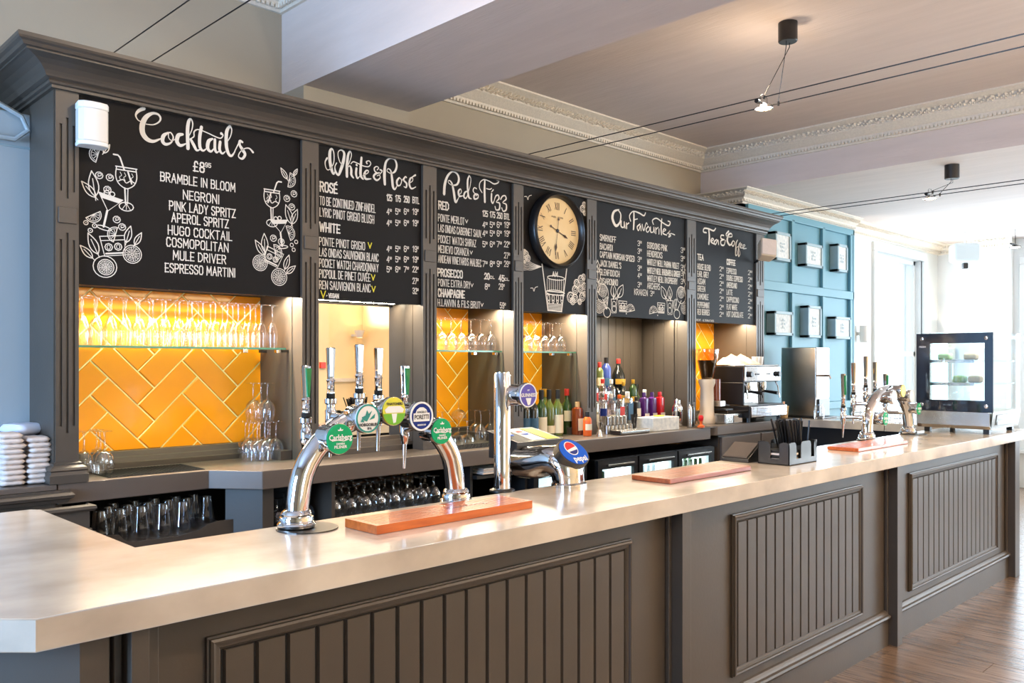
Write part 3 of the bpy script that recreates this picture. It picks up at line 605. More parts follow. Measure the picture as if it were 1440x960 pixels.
script(B3, m3, ['155,560,40 165,420,40 208,292,32 280,226,20 350,260,26 376,340,32 348,418,26 270,428,12 218,390,10 230,358,12 270,400,24 298,520,36 325,678,34 362,640,12 382,590,10', '365,580,10 412,540,10 402,488,14 370,520,28 382,590,28 435,590,10',
 '500,520,14 465,540,24 450,600,26 482,626,16 515,560,12', '532,285,16 555,340,10 542,450,10 520,520,10', '530,288,18 506,360,28 508,500,30 524,610,28 565,635,10', '640,482,16 608,468,14 590,508,18 612,550,12 655,560,10', '650,560,12 606,582,24 610,635,24 660,622,18 664,570,14 632,592,10',
 '765,350,24 760,500,34 765,680,32', '722,540,14 685,470,16 692,392,14 750,346,14 830,370,14 900,410,18 960,395,16 972,360,18 946,356,18', '790,480,12 840,492,14 868,478,12', '892,500,18 866,532,10', '866,560,26 864,660,26 884,700,20 908,655,10',
 '905,660,10 930,592,18 965,580,18 976,630,22 936,682,10 985,702,22 982,788,24 935,800,16 918,750,16', '1002,640,20 1030,595,18 1070,590,18 1082,640,22 1032,690,10 1085,720,22 1082,800,24 1040,820,16 1018,770,16'], px2m(670, 10.667) * .85)
mp = mapper(590, 200, 3.692); c3 = (328, 366, 402, 440)
wline(B3, mp, 'RED', 100, 344, 150, 38, .0075)
for x, tx, e in zip(c3, ('125', '175', '250', 'BTL'), (25, 25, 27, 26)): wline(B3, mp, tx, x, 382 + (x - 328) * .14, x + e, 28, .005)
for tx, yb, e, pr_, py_ in (('PONTE MERLOT', 408, 232, ('4', '5', '6', '19'), 441), ('LAS ONDAS CABERNET SAUV.', 462, 322, ('4', '5', '6', '19'), 486), ('POCKET WATCH SHIRAZ', 518, 292, ('5', '6', '7', '22'), 542), ('MEDIEVO CRIANZA', 570, 255, ('', '', '', '27'), 600), ('ANDEAN VINEYARDS MALBEC', 622, 320, ('7', '8', '9', '29'), 644)):
    wline(B3, mp, tx, 97, yb, e, 36, .0040); prices(B3, mp, c3, py_, pr_)
wline(B3, mp, 'PROSECCO', 95, 692, 222, 36, .0072); wline(B3, mp, '20', 338, 708, 362, 28, .007); wline(B3, mp, 'CL', 366, 706, 388, 12, .004); wline(B3, mp, '45', 412, 718, 438, 28, .007); wline(B3, mp, 'CL', 442, 716, 464, 12, .004)
wline(B3, mp, 'PONTE EXTRA DRY', 97, 744, 262, 34, .0040); prices(B3, mp, (340, 412), 762, ('8', '29'))
wline(B3, mp, 'CHAMPAGNE', 97, 798, 232, 36, .0072); wline(B3, mp, 'H.LANVIN & FILS BRUT', 95, 848, 314, 34, .0040); prices(B3, mp, (418,), 860, ('59',))
for x, y_ in ((238, 416), (262, 578), (266, 748), (318, 850)): wline(B3, mp, 'V', x, y_, x + 12, 14, .0045)
m5 = mapper(835, 275, 5.333)
script(B5, m5, ['188,105,8 152,120,16 140,170,22 165,225,18 195,200,12 202,140,10 180,106,7', '205,190,10 205,230,11 225,236,8 228,195,10 234,242,9', '245,205,9 246,246,10', '246,218,6 262,205,9',
 '300,125,12 300,190,15 297,252,13', '276,190,9 268,150,8 295,118,7 340,130,10 375,150,9 388,128,8', '305,180,6 327,174,7', '346,213,9 325,235,10 335,262,7 350,225,9 354,262,8', '362,215,8 374,262,9 392,205,6 402,218,6', '408,230,8 392,255,9 404,274,7 420,250,6 408,230,6',
 '425,235,8 427,272,9 446,270,6 450,235,8 454,278,8', '465,240,8 465,284,9', '466,254,5 482,238,7', '488,250,8 488,288,8', '510,175,9 505,240,13 508,292,10', '447,215,8 440,185,8 472,170,8 520,205,9 560,225,9 573,200,8 556,190,7', '518,272,5 540,257,7 525,250,8 519,282,10 547,296,6',
 '548,288,5 572,262,8 560,282,8 576,298,10 560,310,7 575,284,5 606,294,8'], px2m(900, 5.333) * .72)
mp = mapper(820, 260, 4.365)
for tx, yb, e, py_ in (('SMIRNOFF', 338, 200, 372), ('BACARDI', 392, 180, 420), ("CAPTAIN MORGAN SPICED", 442, 315, 470), ("JACK DANIEL'S", 496, 232, 524), ('GLENFIDDICH', 550, 222, 570), ('DISARONNO', 605, 212, 626)):
    wline(B5, mp, tx, 104, yb, e, 34, .0050); prices(B5, mp, (335,), py_, ('4' if 'GLEN' in tx else '3',), 30)
for tx, yb, e, py_ in (('GORDONS PINK', 386, 515, 414), ('HENDRICKS', 436, 485, 466), ('WHITLEY NEILL PARMA VIOLET', 488, 588, 520), ('WHITLEY NEILL RHUBARB & GINGER', 540, 594, 556), ('WHITLEY NEILL RASPBERRY', 588, 578, 606), ('ARCHERS', 634, 470, 655)):
    wline(B5, mp, tx, 394, yb, e, 34, .0050); prices(B5, mp, (600,), py_, ('3',), 30)
wline(B5, mp, 'KRAKEN', 315, 672, 395, 34, .0050); prices(B5, mp, (412,), 680, ('3',), 30)
m6 = mapper(970, 305, 6)
script(B6, m6, ['140,132,9 115,125,9 122,96,9 160,100,10 200,116,10 218,96,9', '160,105,12 165,170,16 160,228,14', '178,208,6 200,190,8 188,180,8 178,207,12 204,228,7', '226,190,8 205,210,11 216,232,8 236,195,9 242,232,9', '286,156,9 265,154,8 262,180,10 290,192,7', '290,190,7 262,202,11 266,234,11 290,236,9 300,196,7',
 '327,120,13 306,145,9 318,166,7 355,165,7 350,140,8 326,150,16 316,200,18 336,236,14 358,222,7', '366,200,8 352,225,11 365,246,9 379,215,7 366,200,6', '402,195,7 389,230,11 386,320,10 401,310,6 392,262,5 408,250,5', '427,215,7 413,245,11 411,330,10 424,310,6 416,270,5', '422,255,5 441,236,7 430,228,8 425,256,10 448,262,6', '448,260,5 466,240,7 453,235,8 449,264,10 478,265,6'], px2m(1010, 6) * .72)
wline(B6, mp, 'TEA', 703, 456, 738, 32, .008); wline(B6, mp, 'COFFEE', 882, 486, 933, 30, .008)
for tx, yb, e in (('HOUSE BLEND', 515, 782), ('EARL GREY', 560, 770), ('ASSAM', 605, 748), ('GREEN', 650, 748), ('CAMOMILE', 698, 768), ('PEPPERMINT', 750, 775), ('RED BERRIES', 794, 775)):
    wline(B6, mp, tx, 702, yb, e, 32, .0050); prices(B6, mp, (838,), yb + 12, ('2',), 26)
for tx, yb, e in (('ESPRESSO', 540, 940), ('DOUBLE ESPRESSO', 583, 978), ('AMERICANO', 627, 943), ('LATTE', 672, 916), ('CAPPUCCINO', 716, 955), ('FLAT WHITE', 762, 945), ('HOT CHOCOLATE', 806, 982)):
    wline(B6, mp, tx, 881, yb, e, 30, .0050); prices(B6, mp, (1013,), yb + 10, ('2',), 26)
wline(B6, mp, 'DECAF * ALTERNATIVES', 692, 833, 802, 11, .003)
# ---- drawings
def flush(k, n):
    if k.v: k.build(n, 'chalk', k.b); k.v = []; k.f = []
def leaf(k, x, z, l, a, w=.0045, fat=.32):
    c, q = math.cos(R(a)), math.sin(R(a)); T = lambda s, t: (x + s * l * c - t * l * q, z + s * l * q + t * l * c)
    for sg in (1, -1): k.stroke([T(s, sg * fat * math.sin(math.pi * s ** .8) * .6) for s in [i / 7 for i in range(8)]], w)
    k.stroke([T(-.15, 0), T(.7, 0)], w * .8)
    flush(k, 'drawn_leaf')
def citrus(k, x, z, r, w=.004):
    k.ring(x, z, r, r, w, 18); k.ring(x, z, r * .8, r * .8, w * .7, 16)
    for i in range(8):
        a = R(i * 45 + 10); k.stroke([(x + r * .1 * math.cos(a), z + r * .1 * math.sin(a)), (x + r * .78 * math.cos(a), z + r * .78 * math.sin(a))], w * .8)
        a += R(22); k.ring(x + r * .5 * math.cos(a), z + r * .5 * math.sin(a), r * .18, r * .08, w * .5, 6, rot=math.degrees(a))
    flush(k, 'drawn_citrus')
def wedge(k, x, z, r, a, w=.004):
    k.ring(x, z, r, r, w, 10, a - 90, a + 90); k.ring(x, z, r * .8, r * .8, w * .6, 8, a - 90, a + 90); c, q = math.cos(R(a + 90)) * r, math.sin(R(a + 90)) * r
    k.stroke([(x + c, z + q), (x - c, z - q)], w)
    for d in (-60, -30, 0, 30, 60): k.stroke([(x, z), (x + r * .72 * math.cos(R(a + d)), z + r * .72 * math.sin(R(a + d)))], w * .6)
    flush(k, 'drawn_wedge')
def berry(k, x, z, r, w=.004): k.ring(x, z, r, r * .95, w, 9); k.ring(x + r * .1, z + r * .2, r * .5, r * .35, w * .8, 7); k.stroke([(x - r * .3, z - r * .3), (x + r * .3, z - r * .1)], w); flush(k, 'drawn_berry')
def goblet(k, x, z, s, mir=1, w=.0045):           # x,z bowl centre, s bowl radius
    P_ = [(-.92, .95), (-1, .1), (-.75, -.6), (-.2, -1), (.2, -1), (.75, -.6), (1, .1), (.92, .95)]
    k.stroke([(x + a * s, z + b * s) for a, b in spline(P_, 3)], w); k.stroke([(x - s, z + 1.0 * s), (x + s, z + 1.0 * s)], w * 1.2); k.stroke([(x - .95 * s, z + .72 * s), (x + .95 * s, z + .72 * s)], w * 1.2)
    k.stroke([(x - .15 * s, z - s), (x - .08 * s, z - 2.5 * s)], w * 1.5); k.stroke([(x + .15 * s, z - s), (x + .12 * s, z - 2.5 * s)], w)
    k.ring(x, z - 2.8 * s, .68 * s, .42 * s, w, 14)
    for d in (-.4, 0, .4): k.stroke([(x, z - 2.5 * s), (x + d * s, z - 3.1 * s)], w * .6)
    k.stroke([(x - mir * 1.2 * s, z + 2.1 * s), (x - mir * .8 * s, z + 2.1 * s), (x - mir * .6 * s, z + 1.9 * s), (x - mir * .2 * s, z + .75 * s)], w * 1.6); k.stroke([(x + mir * .15 * s, z + .6 * s), (x + mir * .5 * s, z - .5 * s)], w * 1.6)
    k.stroke([(x + a * s, z + b * s) for a, b in spline([(-.75, -.4), (-.3, -.2), (0, -.5), (.4, -.25), (.8, -.4)], 3)], w)
    for dx in (-.6, -.2, .5): k.stroke([(x + (dx + a) * s, z + b * s) for a, b in spline([(0, .5), (.15, .2), (-.05, 0), (.1, -.3)], 3)], w * .6)
    flush(k, 'drawn_goblet')
def martini(k, x, z, s, a, w=.0045):
    c, q = math.cos(R(a)), math.sin(R(a)); T = lambda p: (x + p[0] * s * c - p[1] * s * q, z + p[0] * s * q + p[1] * s * c)
    k.stroke([T((-1, 1)), T((1, 1)), T((0, -.3)), T((-1, 1))], w); k.add([(*(lambda p: (p[0], BY, p[1]))(T(p)),) for p in ((-1, 1), (1, 1), (.74, .62), (-.74, .62))], [(0, 1, 2, 3)])
    k.stroke([T((-.05, -.3)), T((-.05, -1.7))], w * 2); k.ring(*T((0, -1.8)), .6 * s, .16 * s, w, 12, rot=a); k.ring(*T((-.4, 1.15)), .22 * s, .22 * s, w, 8); k.ring(*T((.05, 1.2)), .2 * s, .2 * s, w, 8)
    flush(k, 'drawn_martini')
def tumbler(k, x, z, s, a, w=.0045):
    c, q = math.cos(R(a)), math.sin(R(a)); T = lambda p: (x + p[0] * s * c - p[1] * s * q, z + p[0] * s * q + p[1] * s * c)
    k.stroke([T(p) for p in ((-1, .8), (-.82, -.8), (.82, -.8), (1, .8), (-1, .8))], w); k.stroke([T((-.7, -.62)), T((.7, -.62))], w * 1.6); k.stroke([T((-.95, .45)), T((.95, .45))], w * .8)
    for d in (-.4, .35): k.ring(*T((d, -.1)), .3 * s, .3 * s, w, 8); k.ring(*T((d, -.1)), .14 * s, .2 * s, w * .7, 6)
    flush(k, 'drawn_tumbler')
mp = mapper(105, 190, 4.571); k = Ink(); k.b = B1; g = lambda x, y: (mp(x, y).x, mp(x, y).z); u_ = px2m(150, 4.571)
wedge(k, *g(150, 125), 55 * u_, 165); leaf(k, *g(125, 90), 45 * u_, 130); leaf(k, *g(185, 115), 75 * u_, 58); goblet(k, *g(332, 275), 70 * u_); 
for x, y_ in ((157, 258), (226, 272), (210, 350), (270, 542), (305, 590)): berry(k, *g(x, y_), 24 * u_)
leaf(k, *g(132, 395), 170 * u_, 98); leaf(k, *g(135, 400), 130 * u_, 133); martini(k, *g(218, 465), 80 * u_, -12); wedge(k, *g(118, 510), 52 * u_, -60)
for x, y_ in ((72, 562), (128, 582), (100, 612)): k.ring(*g(x, y_), 14 * u_, 14 * u_, .004, 10); k.disc(*g(x, y_), 4 * u_, 6)
leaf(k, *g(150, 765), 150 * u_, 115); leaf(k, *g(115, 790), 110 * u_, 135); leaf(k, *g(330, 690), 120 * u_, 75); leaf(k, *g(385, 705), 100 * u_, 62); tumbler(k, *g(250, 710), 82 * u_, 8); wedge(k, *g(262, 640), 52 * u_, 165)
citrus(k, *g(200, 848), 52 * u_); k.ring(*g(195, 845), 76 * u_, 72 * u_, .004, 18); citrus(k, *g(370, 765), 62 * u_); flush(k, 'drawn_dots')
mp = mapper(340, 220, 5.05); k = Ink(); k.b = B1; u_ = px2m(385, 5.05)
wedge(k, *g(335, 165), 48 * u_, -10); leaf(k, *g(322, 160), 80 * u_, 125); leaf(k, *g(368, 135), 55 * u_, 60); goblet(k, *g(214, 300), 56 * u_, -1)
for x, y_ in ((370, 265), (320, 298), (355, 358), (224, 580), (280, 605)): berry(k, *g(x, y_), 22 * u_)
leaf(k, *g(355, 480), 130 * u_, 110); leaf(k, *g(355, 480), 110 * u_, 68); martini(k, *g(275, 520), 62 * u_, 8); wedge(k, *g(330, 545), 48 * u_, 20)
for x, y_ in ((355, 628), (386, 606), (368, 662)): k.ring(*g(x, y_), 12 * u_, 12 * u_, .004, 10)
leaf(k, *g(165, 680), 120 * u_, 93); leaf(k, *g(160, 700), 110 * u_, 125); tumbler(k, *g(222, 715), 62 * u_, -20); wedge(k, *g(235, 680), 50 * u_, 10); citrus(k, *g(130, 755), 50 * u_); citrus(k, *g(265, 855), 55 * u_)
leaf(k, *g(305, 800), 100 * u_, 72); leaf(k, *g(318, 830), 85 * u_, 40); flush(k, 'drawn_dots')
# favourites board: drinks along the foot
mp = mapper(820, 260, 4.365); k = Ink(); k.b = B5; u_ = px2m(900, 4.365)
for mx_ in (0, 1):
    X = (lambda x: x) if not mx_ else (lambda x: 722 - x)
    G = lambda x, y: g(X(x), y + (10 if mx_ else 0))
    k.ring(*G(120, 665), 32 * u_, 34 * u_, .005, 14); citrus(k, *G(122, 650), 22 * u_, .004); k.stroke([G(120, 700), G(145, 760)], .007); k.ring(*G(147, 782), 20 * u_, 18 * u_, .006, 12)
    citrus(k, *G(100, 745), 24 * u_, .004); wedge(k, *G(150, 725), 22 * u_, 170, .005); k.stroke([G(172, 700), G(176, 785), G(202, 785), G(208, 700), G(172, 700)], .006); k.ring(*G(190, 760), 12 * u_, 12 * u_, .005, 8); k.ring(*G(190, 730), 10 * u_, 10 * u_, .005, 8)
    k.stroke([G(185, 700), G(185, 655), G(200, 700), G(225, 665)], .01); flush(k, 'drawn_glass'); leaf(k, *G(215, 690), 55 * u_, 60 if not mx_ else 120, .006, .5); leaf(k, *G(188, 690), 50 * u_, 95, .006, .5)
    tumbler(k, *G(243, 745), 24 * u_, 0, .006); k.ring(*G(243, 742), 12 * u_, 12 * u_, .005, 8); wedge(k, *G(290, 775), 26 * u_, 100, .005); k.disc(*G(265, 790), .006, 6); k.disc(*G(302, 745), .005, 6)
    flush(k, 'drawn_dots'); leaf(k, *G(95, 660), 60 * u_, 110 if not mx_ else 70, .006, .4); leaf(k, *G(92, 600), 60 * u_, 95, .006, .4); leaf(k, *G(90, 540), 45 * u_, 92, .006, .4)
flush(k, 'drawn_glass')
# balloon board
mp = mapper(730, 255, 5.053); k = Ink(); k.b = B4; u_ = px2m(780, 5.053)
k.stroke([g(163, 588), g(205, 915)], .009); k.stroke([g(338, 622), g(302, 920)], .009); k.ring(*g(262, 686), 62 * u_, 10 * u_, .006, 16)
for i in range(9): k.stroke([g(198 + i * 14.5, 692 + i * .6), g(200 + i * 14.2, 770 + i * .8)], .0045)
k.stroke([g(195, 778), g(320, 790)], .008); k.stroke([g(195, 800), g(320, 812)], .007); k.ring(*g(258, 790), 66 * u_, 12 * u_, .006, 14)
for i in range(4): k.ring(*g(210 + i * 31, 835), 8 * u_, 22 * u_, .006, 10); k.disc(*g(210 + i * 31, 845), .006, 6)
for i in range(9): k.stroke([g(203, 866 + i * 6.6), g(304, 872 + i * 6.0)], .0032)
k.stroke([g(203, 915), g(303, 925)], .008); flush(k, 'drawn_basket')
wline(B4, mp, 'AM', 237, 672, 273, 30, .006)
def curl(x, y_, r, w=.005):
    c0 = g(x, y_); k.stroke([(c0[0] + r * u_ * (1 - t / 16) * math.cos(t * .95), c0[1] + r * u_ * (1 - t / 16) * math.sin(t * .95)) for t in range(14)], w); k.ring(*c0, r * u_, r * u_, w, 12); flush(k, 'drawn_cloud_curl')
for x, y_, r in ((365, 822, 26), (398, 770, 22), (408, 724, 20), (435, 765, 18), (440, 700, 24), (462, 745, 18), (448, 820, 22), (395, 830, 22), (430, 855, 14), (380, 850, 18), (458, 680, 16), (465, 800, 14)): curl(x, y_, r)
for x, y_, r in ((45, 520, 20), (62, 545, 16), (35, 555, 16), (38, 500, 12), (450, 195, 18), (462, 165, 14), (465, 225, 12)): curl(x, y_, r, .0045)
k.stroke([g(35, 482), g(25, 640)], .004)
for j in range(7): k.stroke([(p_[0], p_[1]) for p_ in [g(*q) for q in spline([(30, 570 + j * 10), (60, 555 + j * 12), (90, 580 + j * 8), (158, 606)], 4)]], .0035)
flush(k, 'drawn_cloud')
for x, y_ in ((62, 120), (105, 770)): k.stroke([g(*q) for q in spline([(x - 24, y_ - 12), (x - 8, y_ - 12), (x, y_ + 10), (x + 8, y_ - 15), (x + 26, y_ - 22)], 4)], .0045)
k.build('balloon_drawing', 'chalk', B4)
# clock
cc = at(787, 324, 3.97); t = thing('wall_clock', 'large round black-rimmed clock with roman numerals on the balloon board', 'clock', (cc.x + .0, 4.017, cc.z))
cx, cz = cc.x, cc.z; RR = .262
MB().lathe([(RR - .03, .0), (RR, .005), (RR, .045), (RR - .008, .060), (RR - .02, .066), (RR - .024, .058), (RR - .030, .052), (RR - .034, .030), (RR - .036, .022)], (cx, 4.017, cz), 48, 'y', close=False).build('rim', 'black', t, smooth=True)
MB().lathe([(RR - .034, .018), (RR - .034, .022)], (cx, 4.017, cz), 48, 'y').build('dial', 'dial', t)
yd = 4.017 - .0235
def quad(m, cx_, cz_, ang, r0, r1, w0, w1, off=0):
    s, c = math.sin(R(ang)), math.cos(R(ang)); P_ = lambda r, w: (cx_ + r * s + (w + off) * c, yd, cz_ + r * c - (w + off) * s)
    m.add([P_(r0, -w0), P_(r0, w0), P_(r1, w1), P_(r1, -w1)], [(0, 1, 2, 3)])
for i, nm in enumerate(('XII', 'I', 'II', 'III', 'IIII', 'V', 'VI', 'VII', 'VIII', 'IX', 'X', 'XI')):
    m = MB(); wid = {'I': .013, 'V': .026, 'X': .026}; tot = sum(wid[c] for c in nm); o_ = -tot / 2
    for c in nm:
        q = o_ + wid[c] / 2; a = i * 30; s, cs = math.sin(R(a)), math.cos(R(a))
        def seg(xa, ra, xb, rb, w_):
            A = Vector((cx + ra * s + xa * cs, yd, cz + ra * cs - xa * s)); B_ = Vector((cx + rb * s + xb * cs, yd, cz + rb * cs - xb * s)); d = (B_ - A).normalized(); n_ = Vector((-d.z, 0, d.x)) * w_
            m.add([A - n_, A + n_, B_ + n_, B_ - n_], [(0, 1, 2, 3)])
        if c == 'I': seg(q, .145, q, .195, .003)
        elif c == 'V': seg(q - .010, .195, q, .145, .003); seg(q + .010, .195, q, .145, .0015)
        else: seg(q - .010, .195, q + .010, .145, .003); seg(q + .010, .195, q - .010, .145, .0015)
        o_ += wid[c]
    m.build('numeral', 'clock_ink', t)
yd -= .003; m = MB(); quad(m, cx, cz, 112, -.07, .10, .003, .003); quad(m, cx, cz, 112, .06, .085, .003, .011); quad(m, cx, cz, 112, .085, .115, .011, .001); m.lathe([(.009, 0), (.009, .002)], (cx - .065, yd + .001, cz + .026), 10, 'y'); m.build('hour_hand', 'clock_ink', t)
yd -= .002; m = MB(); quad(m, cx, cz, 188, -.08, .17, .0025, .002); quad(m, cx, cz, 188, .09, .115, .0025, .011); quad(m, cx, cz, 188, .115, .15, .011, .001); m.lathe([(.009, 0), (.009, .002)], (cx + .011, yd + .001, cz + .08), 10, 'y'); m.build('minute_hand', 'clock_ink', t)
MB().lathe([(.014, 0), (.010, .006)], (cx, yd, cz), 12, 'y').build('hub', 'black', t)
BYs = BY; BY = 4.017 - .0235; Ink().text('PARIS', cx - .055, cz + .088, .042, .011, .0018).text('ROUMA', cx + .01, cz + .088, .05, .011, .0018).build('lettering', 'clock_ink', t); BY = BYs
# ================================================================ FRONT BAR
fc = thing('bar_counter', 'long pale stone-topped bar counter with dark grey boarded front', 'counter', (3.9, 2.1, 0))
top = [(.30, 3.36), (.30, 2.14), (.525, 1.915), (7.58, 1.915), (7.58, 2.62), (7.42, 2.62), (7.42, 2.462), (.93, 2.462), (.93, 3.33), (.905, 3.36)]
MB().prism(top, 1.030, 1.10).build('stone_top', 'stone', fc, bevel=.003)
fp = lambda x0, x1, y0, y1, z0, z1, n, m='paint', bv=0: MB().box(x0, x1, y0, y1, z0, z1).build(n, m, fc, bevel=bv)
YF = 2.0
fp(.60, 7.45, YF, YF + .03, 0, 1.03, 'front_panel'); fp(.60, 7.45, 2.40, 2.43, 0, 1.03, 'back_panel', 'black_matt'); fp(7.42, 7.45, YF, 2.44, 0, 1.03, 'end_panel')
MB().prism([(.40, 3.34), (.40, 2.18), (.60, 1.985), (.63, 2.0), (.44, 2.2), (.44, 3.34)], 0, 1.03).build('end_panel', 'paint', fc)
fp(.84, .86, 2.44, 3.30, 0, 1.03, 'inner_panel', 'black_matt')
MB().prism([(.40, 2.16), (.62, 1.95), (.68, 1.95), (.68, 2.0), (.62, 2.02), (.45, 2.2)], 0, 1.03).build('corner_post', 'paint', fc)
posts = [(.72, .76), (2.84, 2.90), (4.98, 5.05), (7.22, 7.33)]
for a_, b_ in posts:
    fp(a_, b_, 1.93, YF, 0, 1.03, 'post', bv=.002); fp(b_, b_ + .04, 1.975, YF, 0, 1.03, 'post_bead', bv=.004); fp(a_ - .02, a_, 1.98, YF, 0, 1.03, 'post_bead', bv=.004)
def bay(x0, x1, z0, z1, n):
    # boards then bolection moulding around them
    w_ = (x1 - x0) / n
    fp(x0, x1, YF - .003, YF, z0, z1, 'groove_backing', 'black_matt')
    m = None
    for i in range(n):
        g = .0035; xa = x0 + i * w_ + g; W_ = w_ - 2 * g
        o = MB().add([(0, 0, 0), (W_, 0, 0), (W_, 0, z1 - z0), (0, 0, z1 - z0), (.004, -.010, 0), (W_ - .004, -.010, 0), (W_ - .004, -.010, z1 - z0), (.004, -.010, z1 - z0)],
            [(4, 5, 6, 7), (0, 4, 7, 3), (1, 2, 6, 5), (0, 1, 5, 4), (3, 7, 6, 2)]).build('board', 'paint', fc, local=True)
        o.location = Vector((xa, YF - .003, z0)) - fc.location
    pr_ = [(0, 0), (0, .012), (.005, .013), (.006, .020), (.012, .024), (.018, .022), (.020, .015), (.030, .014), (.034, .009), (.036, .0085), (.036, 0)]   # (across, proud)
    def mould(p0, p1, inn):                     # straight mitred moulding run
        (xa, za), (xb, zb) = p0, p1; dx, dz = inn; vs = []
        tx, tz = (1 if xb > xa else 0), (1 if zb > za else 0)
        for (X_, Z_), sg in ((p0, 1), (p1, -1)):
            for a, h in pr_:
                vs.append((X_ + dx * a + sg * tx * a, YF - h, Z_ + dz * a + sg * tz * a))
        n_ = len(pr_); MB().add(vs, [(i, i + 1, n_ + i + 1, n_ + i) for i in range(n_ - 1)] + [tuple(range(n_)), tuple(range(n_, 2 * n_))]).build('panel_moulding', 'paint', fc)
    X0, X1, Z0, Z1 = x0 - .04, x1 + .04, z0 - .04, z1 + .04
    mould((X0, Z0), (X1, Z0), (0, 1)); mould((X0, Z1), (X1, Z1), (0, -1)); mould((X0, Z0), (X0, Z1), (1, 0)); mould((X1, Z0), (X1, Z1), (-1, 0))
def pb(u0, u1, v0, v1): a = at(u0, v0, 1.985); b = at(u1, v1, 1.985); return a, b
a = at(292, 897, 1.985); b = at(889, 762, 1.985); bay(a.x + .04, b.x - .04, .28, .915, 18)
a = at(1031, 725, 1.985); b = at(1213, 686, 1.985); bay(a.x + .04, b.x - .04, .28, .915, 15)
a = at(1280, 665, 1.985); b = at(1403, 636, 1.985); bay(a.x + .04, b.x - .04, .28, .915, 18)
for x0, x1 in ((.76, 2.84), (2.94, 4.96), (5.09, 7.22)):
    MB().prism_x([(YF, 0), (1.978, 0), (1.978, .15), (1.972, .152), (1.962, .158), (1.958, .168), (1.962, .178), (1.974, .182), (1.980, .190), (1.988, .198), (YF, .200)], x0, x1).build('skirting', 'paint', fc)
# return counter at the far end
rc = thing('return_counter', 'pale stone return counter at the far end carrying the glass basket and steel machine', 'counter', (7.7, 3.4, 0))
MB().prism([(7.45, 2.64), (8.15, 2.64), (8.15, 4.16), (7.45, 4.16)], 1.03, 1.10).build('stone_top', 'stone', rc, bevel=.003)
MB().box(7.50, 8.1, 2.66, 4.15, 0, 1.03).build('body', 'black_matt', rc)
# ================================================================ BEER FONTS
def text3(body, size, m, parent, mtx, name='lettering', squeeze=1, ex=.0003):
    cu = bpy.data.curves.new(name, 'FONT'); cu.body = body; cu.size = size; cu.align_x = 'CENTER'; cu.align_y = 'CENTER'; cu.extrude = ex; cu.resolution_u = 2; cu.offset = size * .022
    o = bpy.data.objects.new(name, cu); dg = bpy.context.evaluated_depsgraph_get(); C.objects.link(o); bpy.context.view_layer.update()
    me = bpy.data.meshes.new_from_object(o.evaluated_get(bpy.context.evaluated_depsgraph_get())); bpy.data.objects.remove(o); bpy.data.curves.remove(cu)
    sh = Matrix.Diagonal((squeeze, 1, 1, 1)); me.transform(mtx @ sh); me.materials.clear(); me.materials.append(M[m])
    r = bpy.data.objects.new(name, me); C.objects.link(r); r.parent = parent
    return r
FRONT = Matrix.Rotation(R(90), 4, 'X')             # text facing -Y
def disc_y(r, y0, y1, n=28): return MB().lathe([(r * .97, y0), (r, y0 + (y1 - y0) * .3), (r, y1 - (y1 - y0) * .2), (r * .95, y1)], (0, 0, 0), n, 'y')
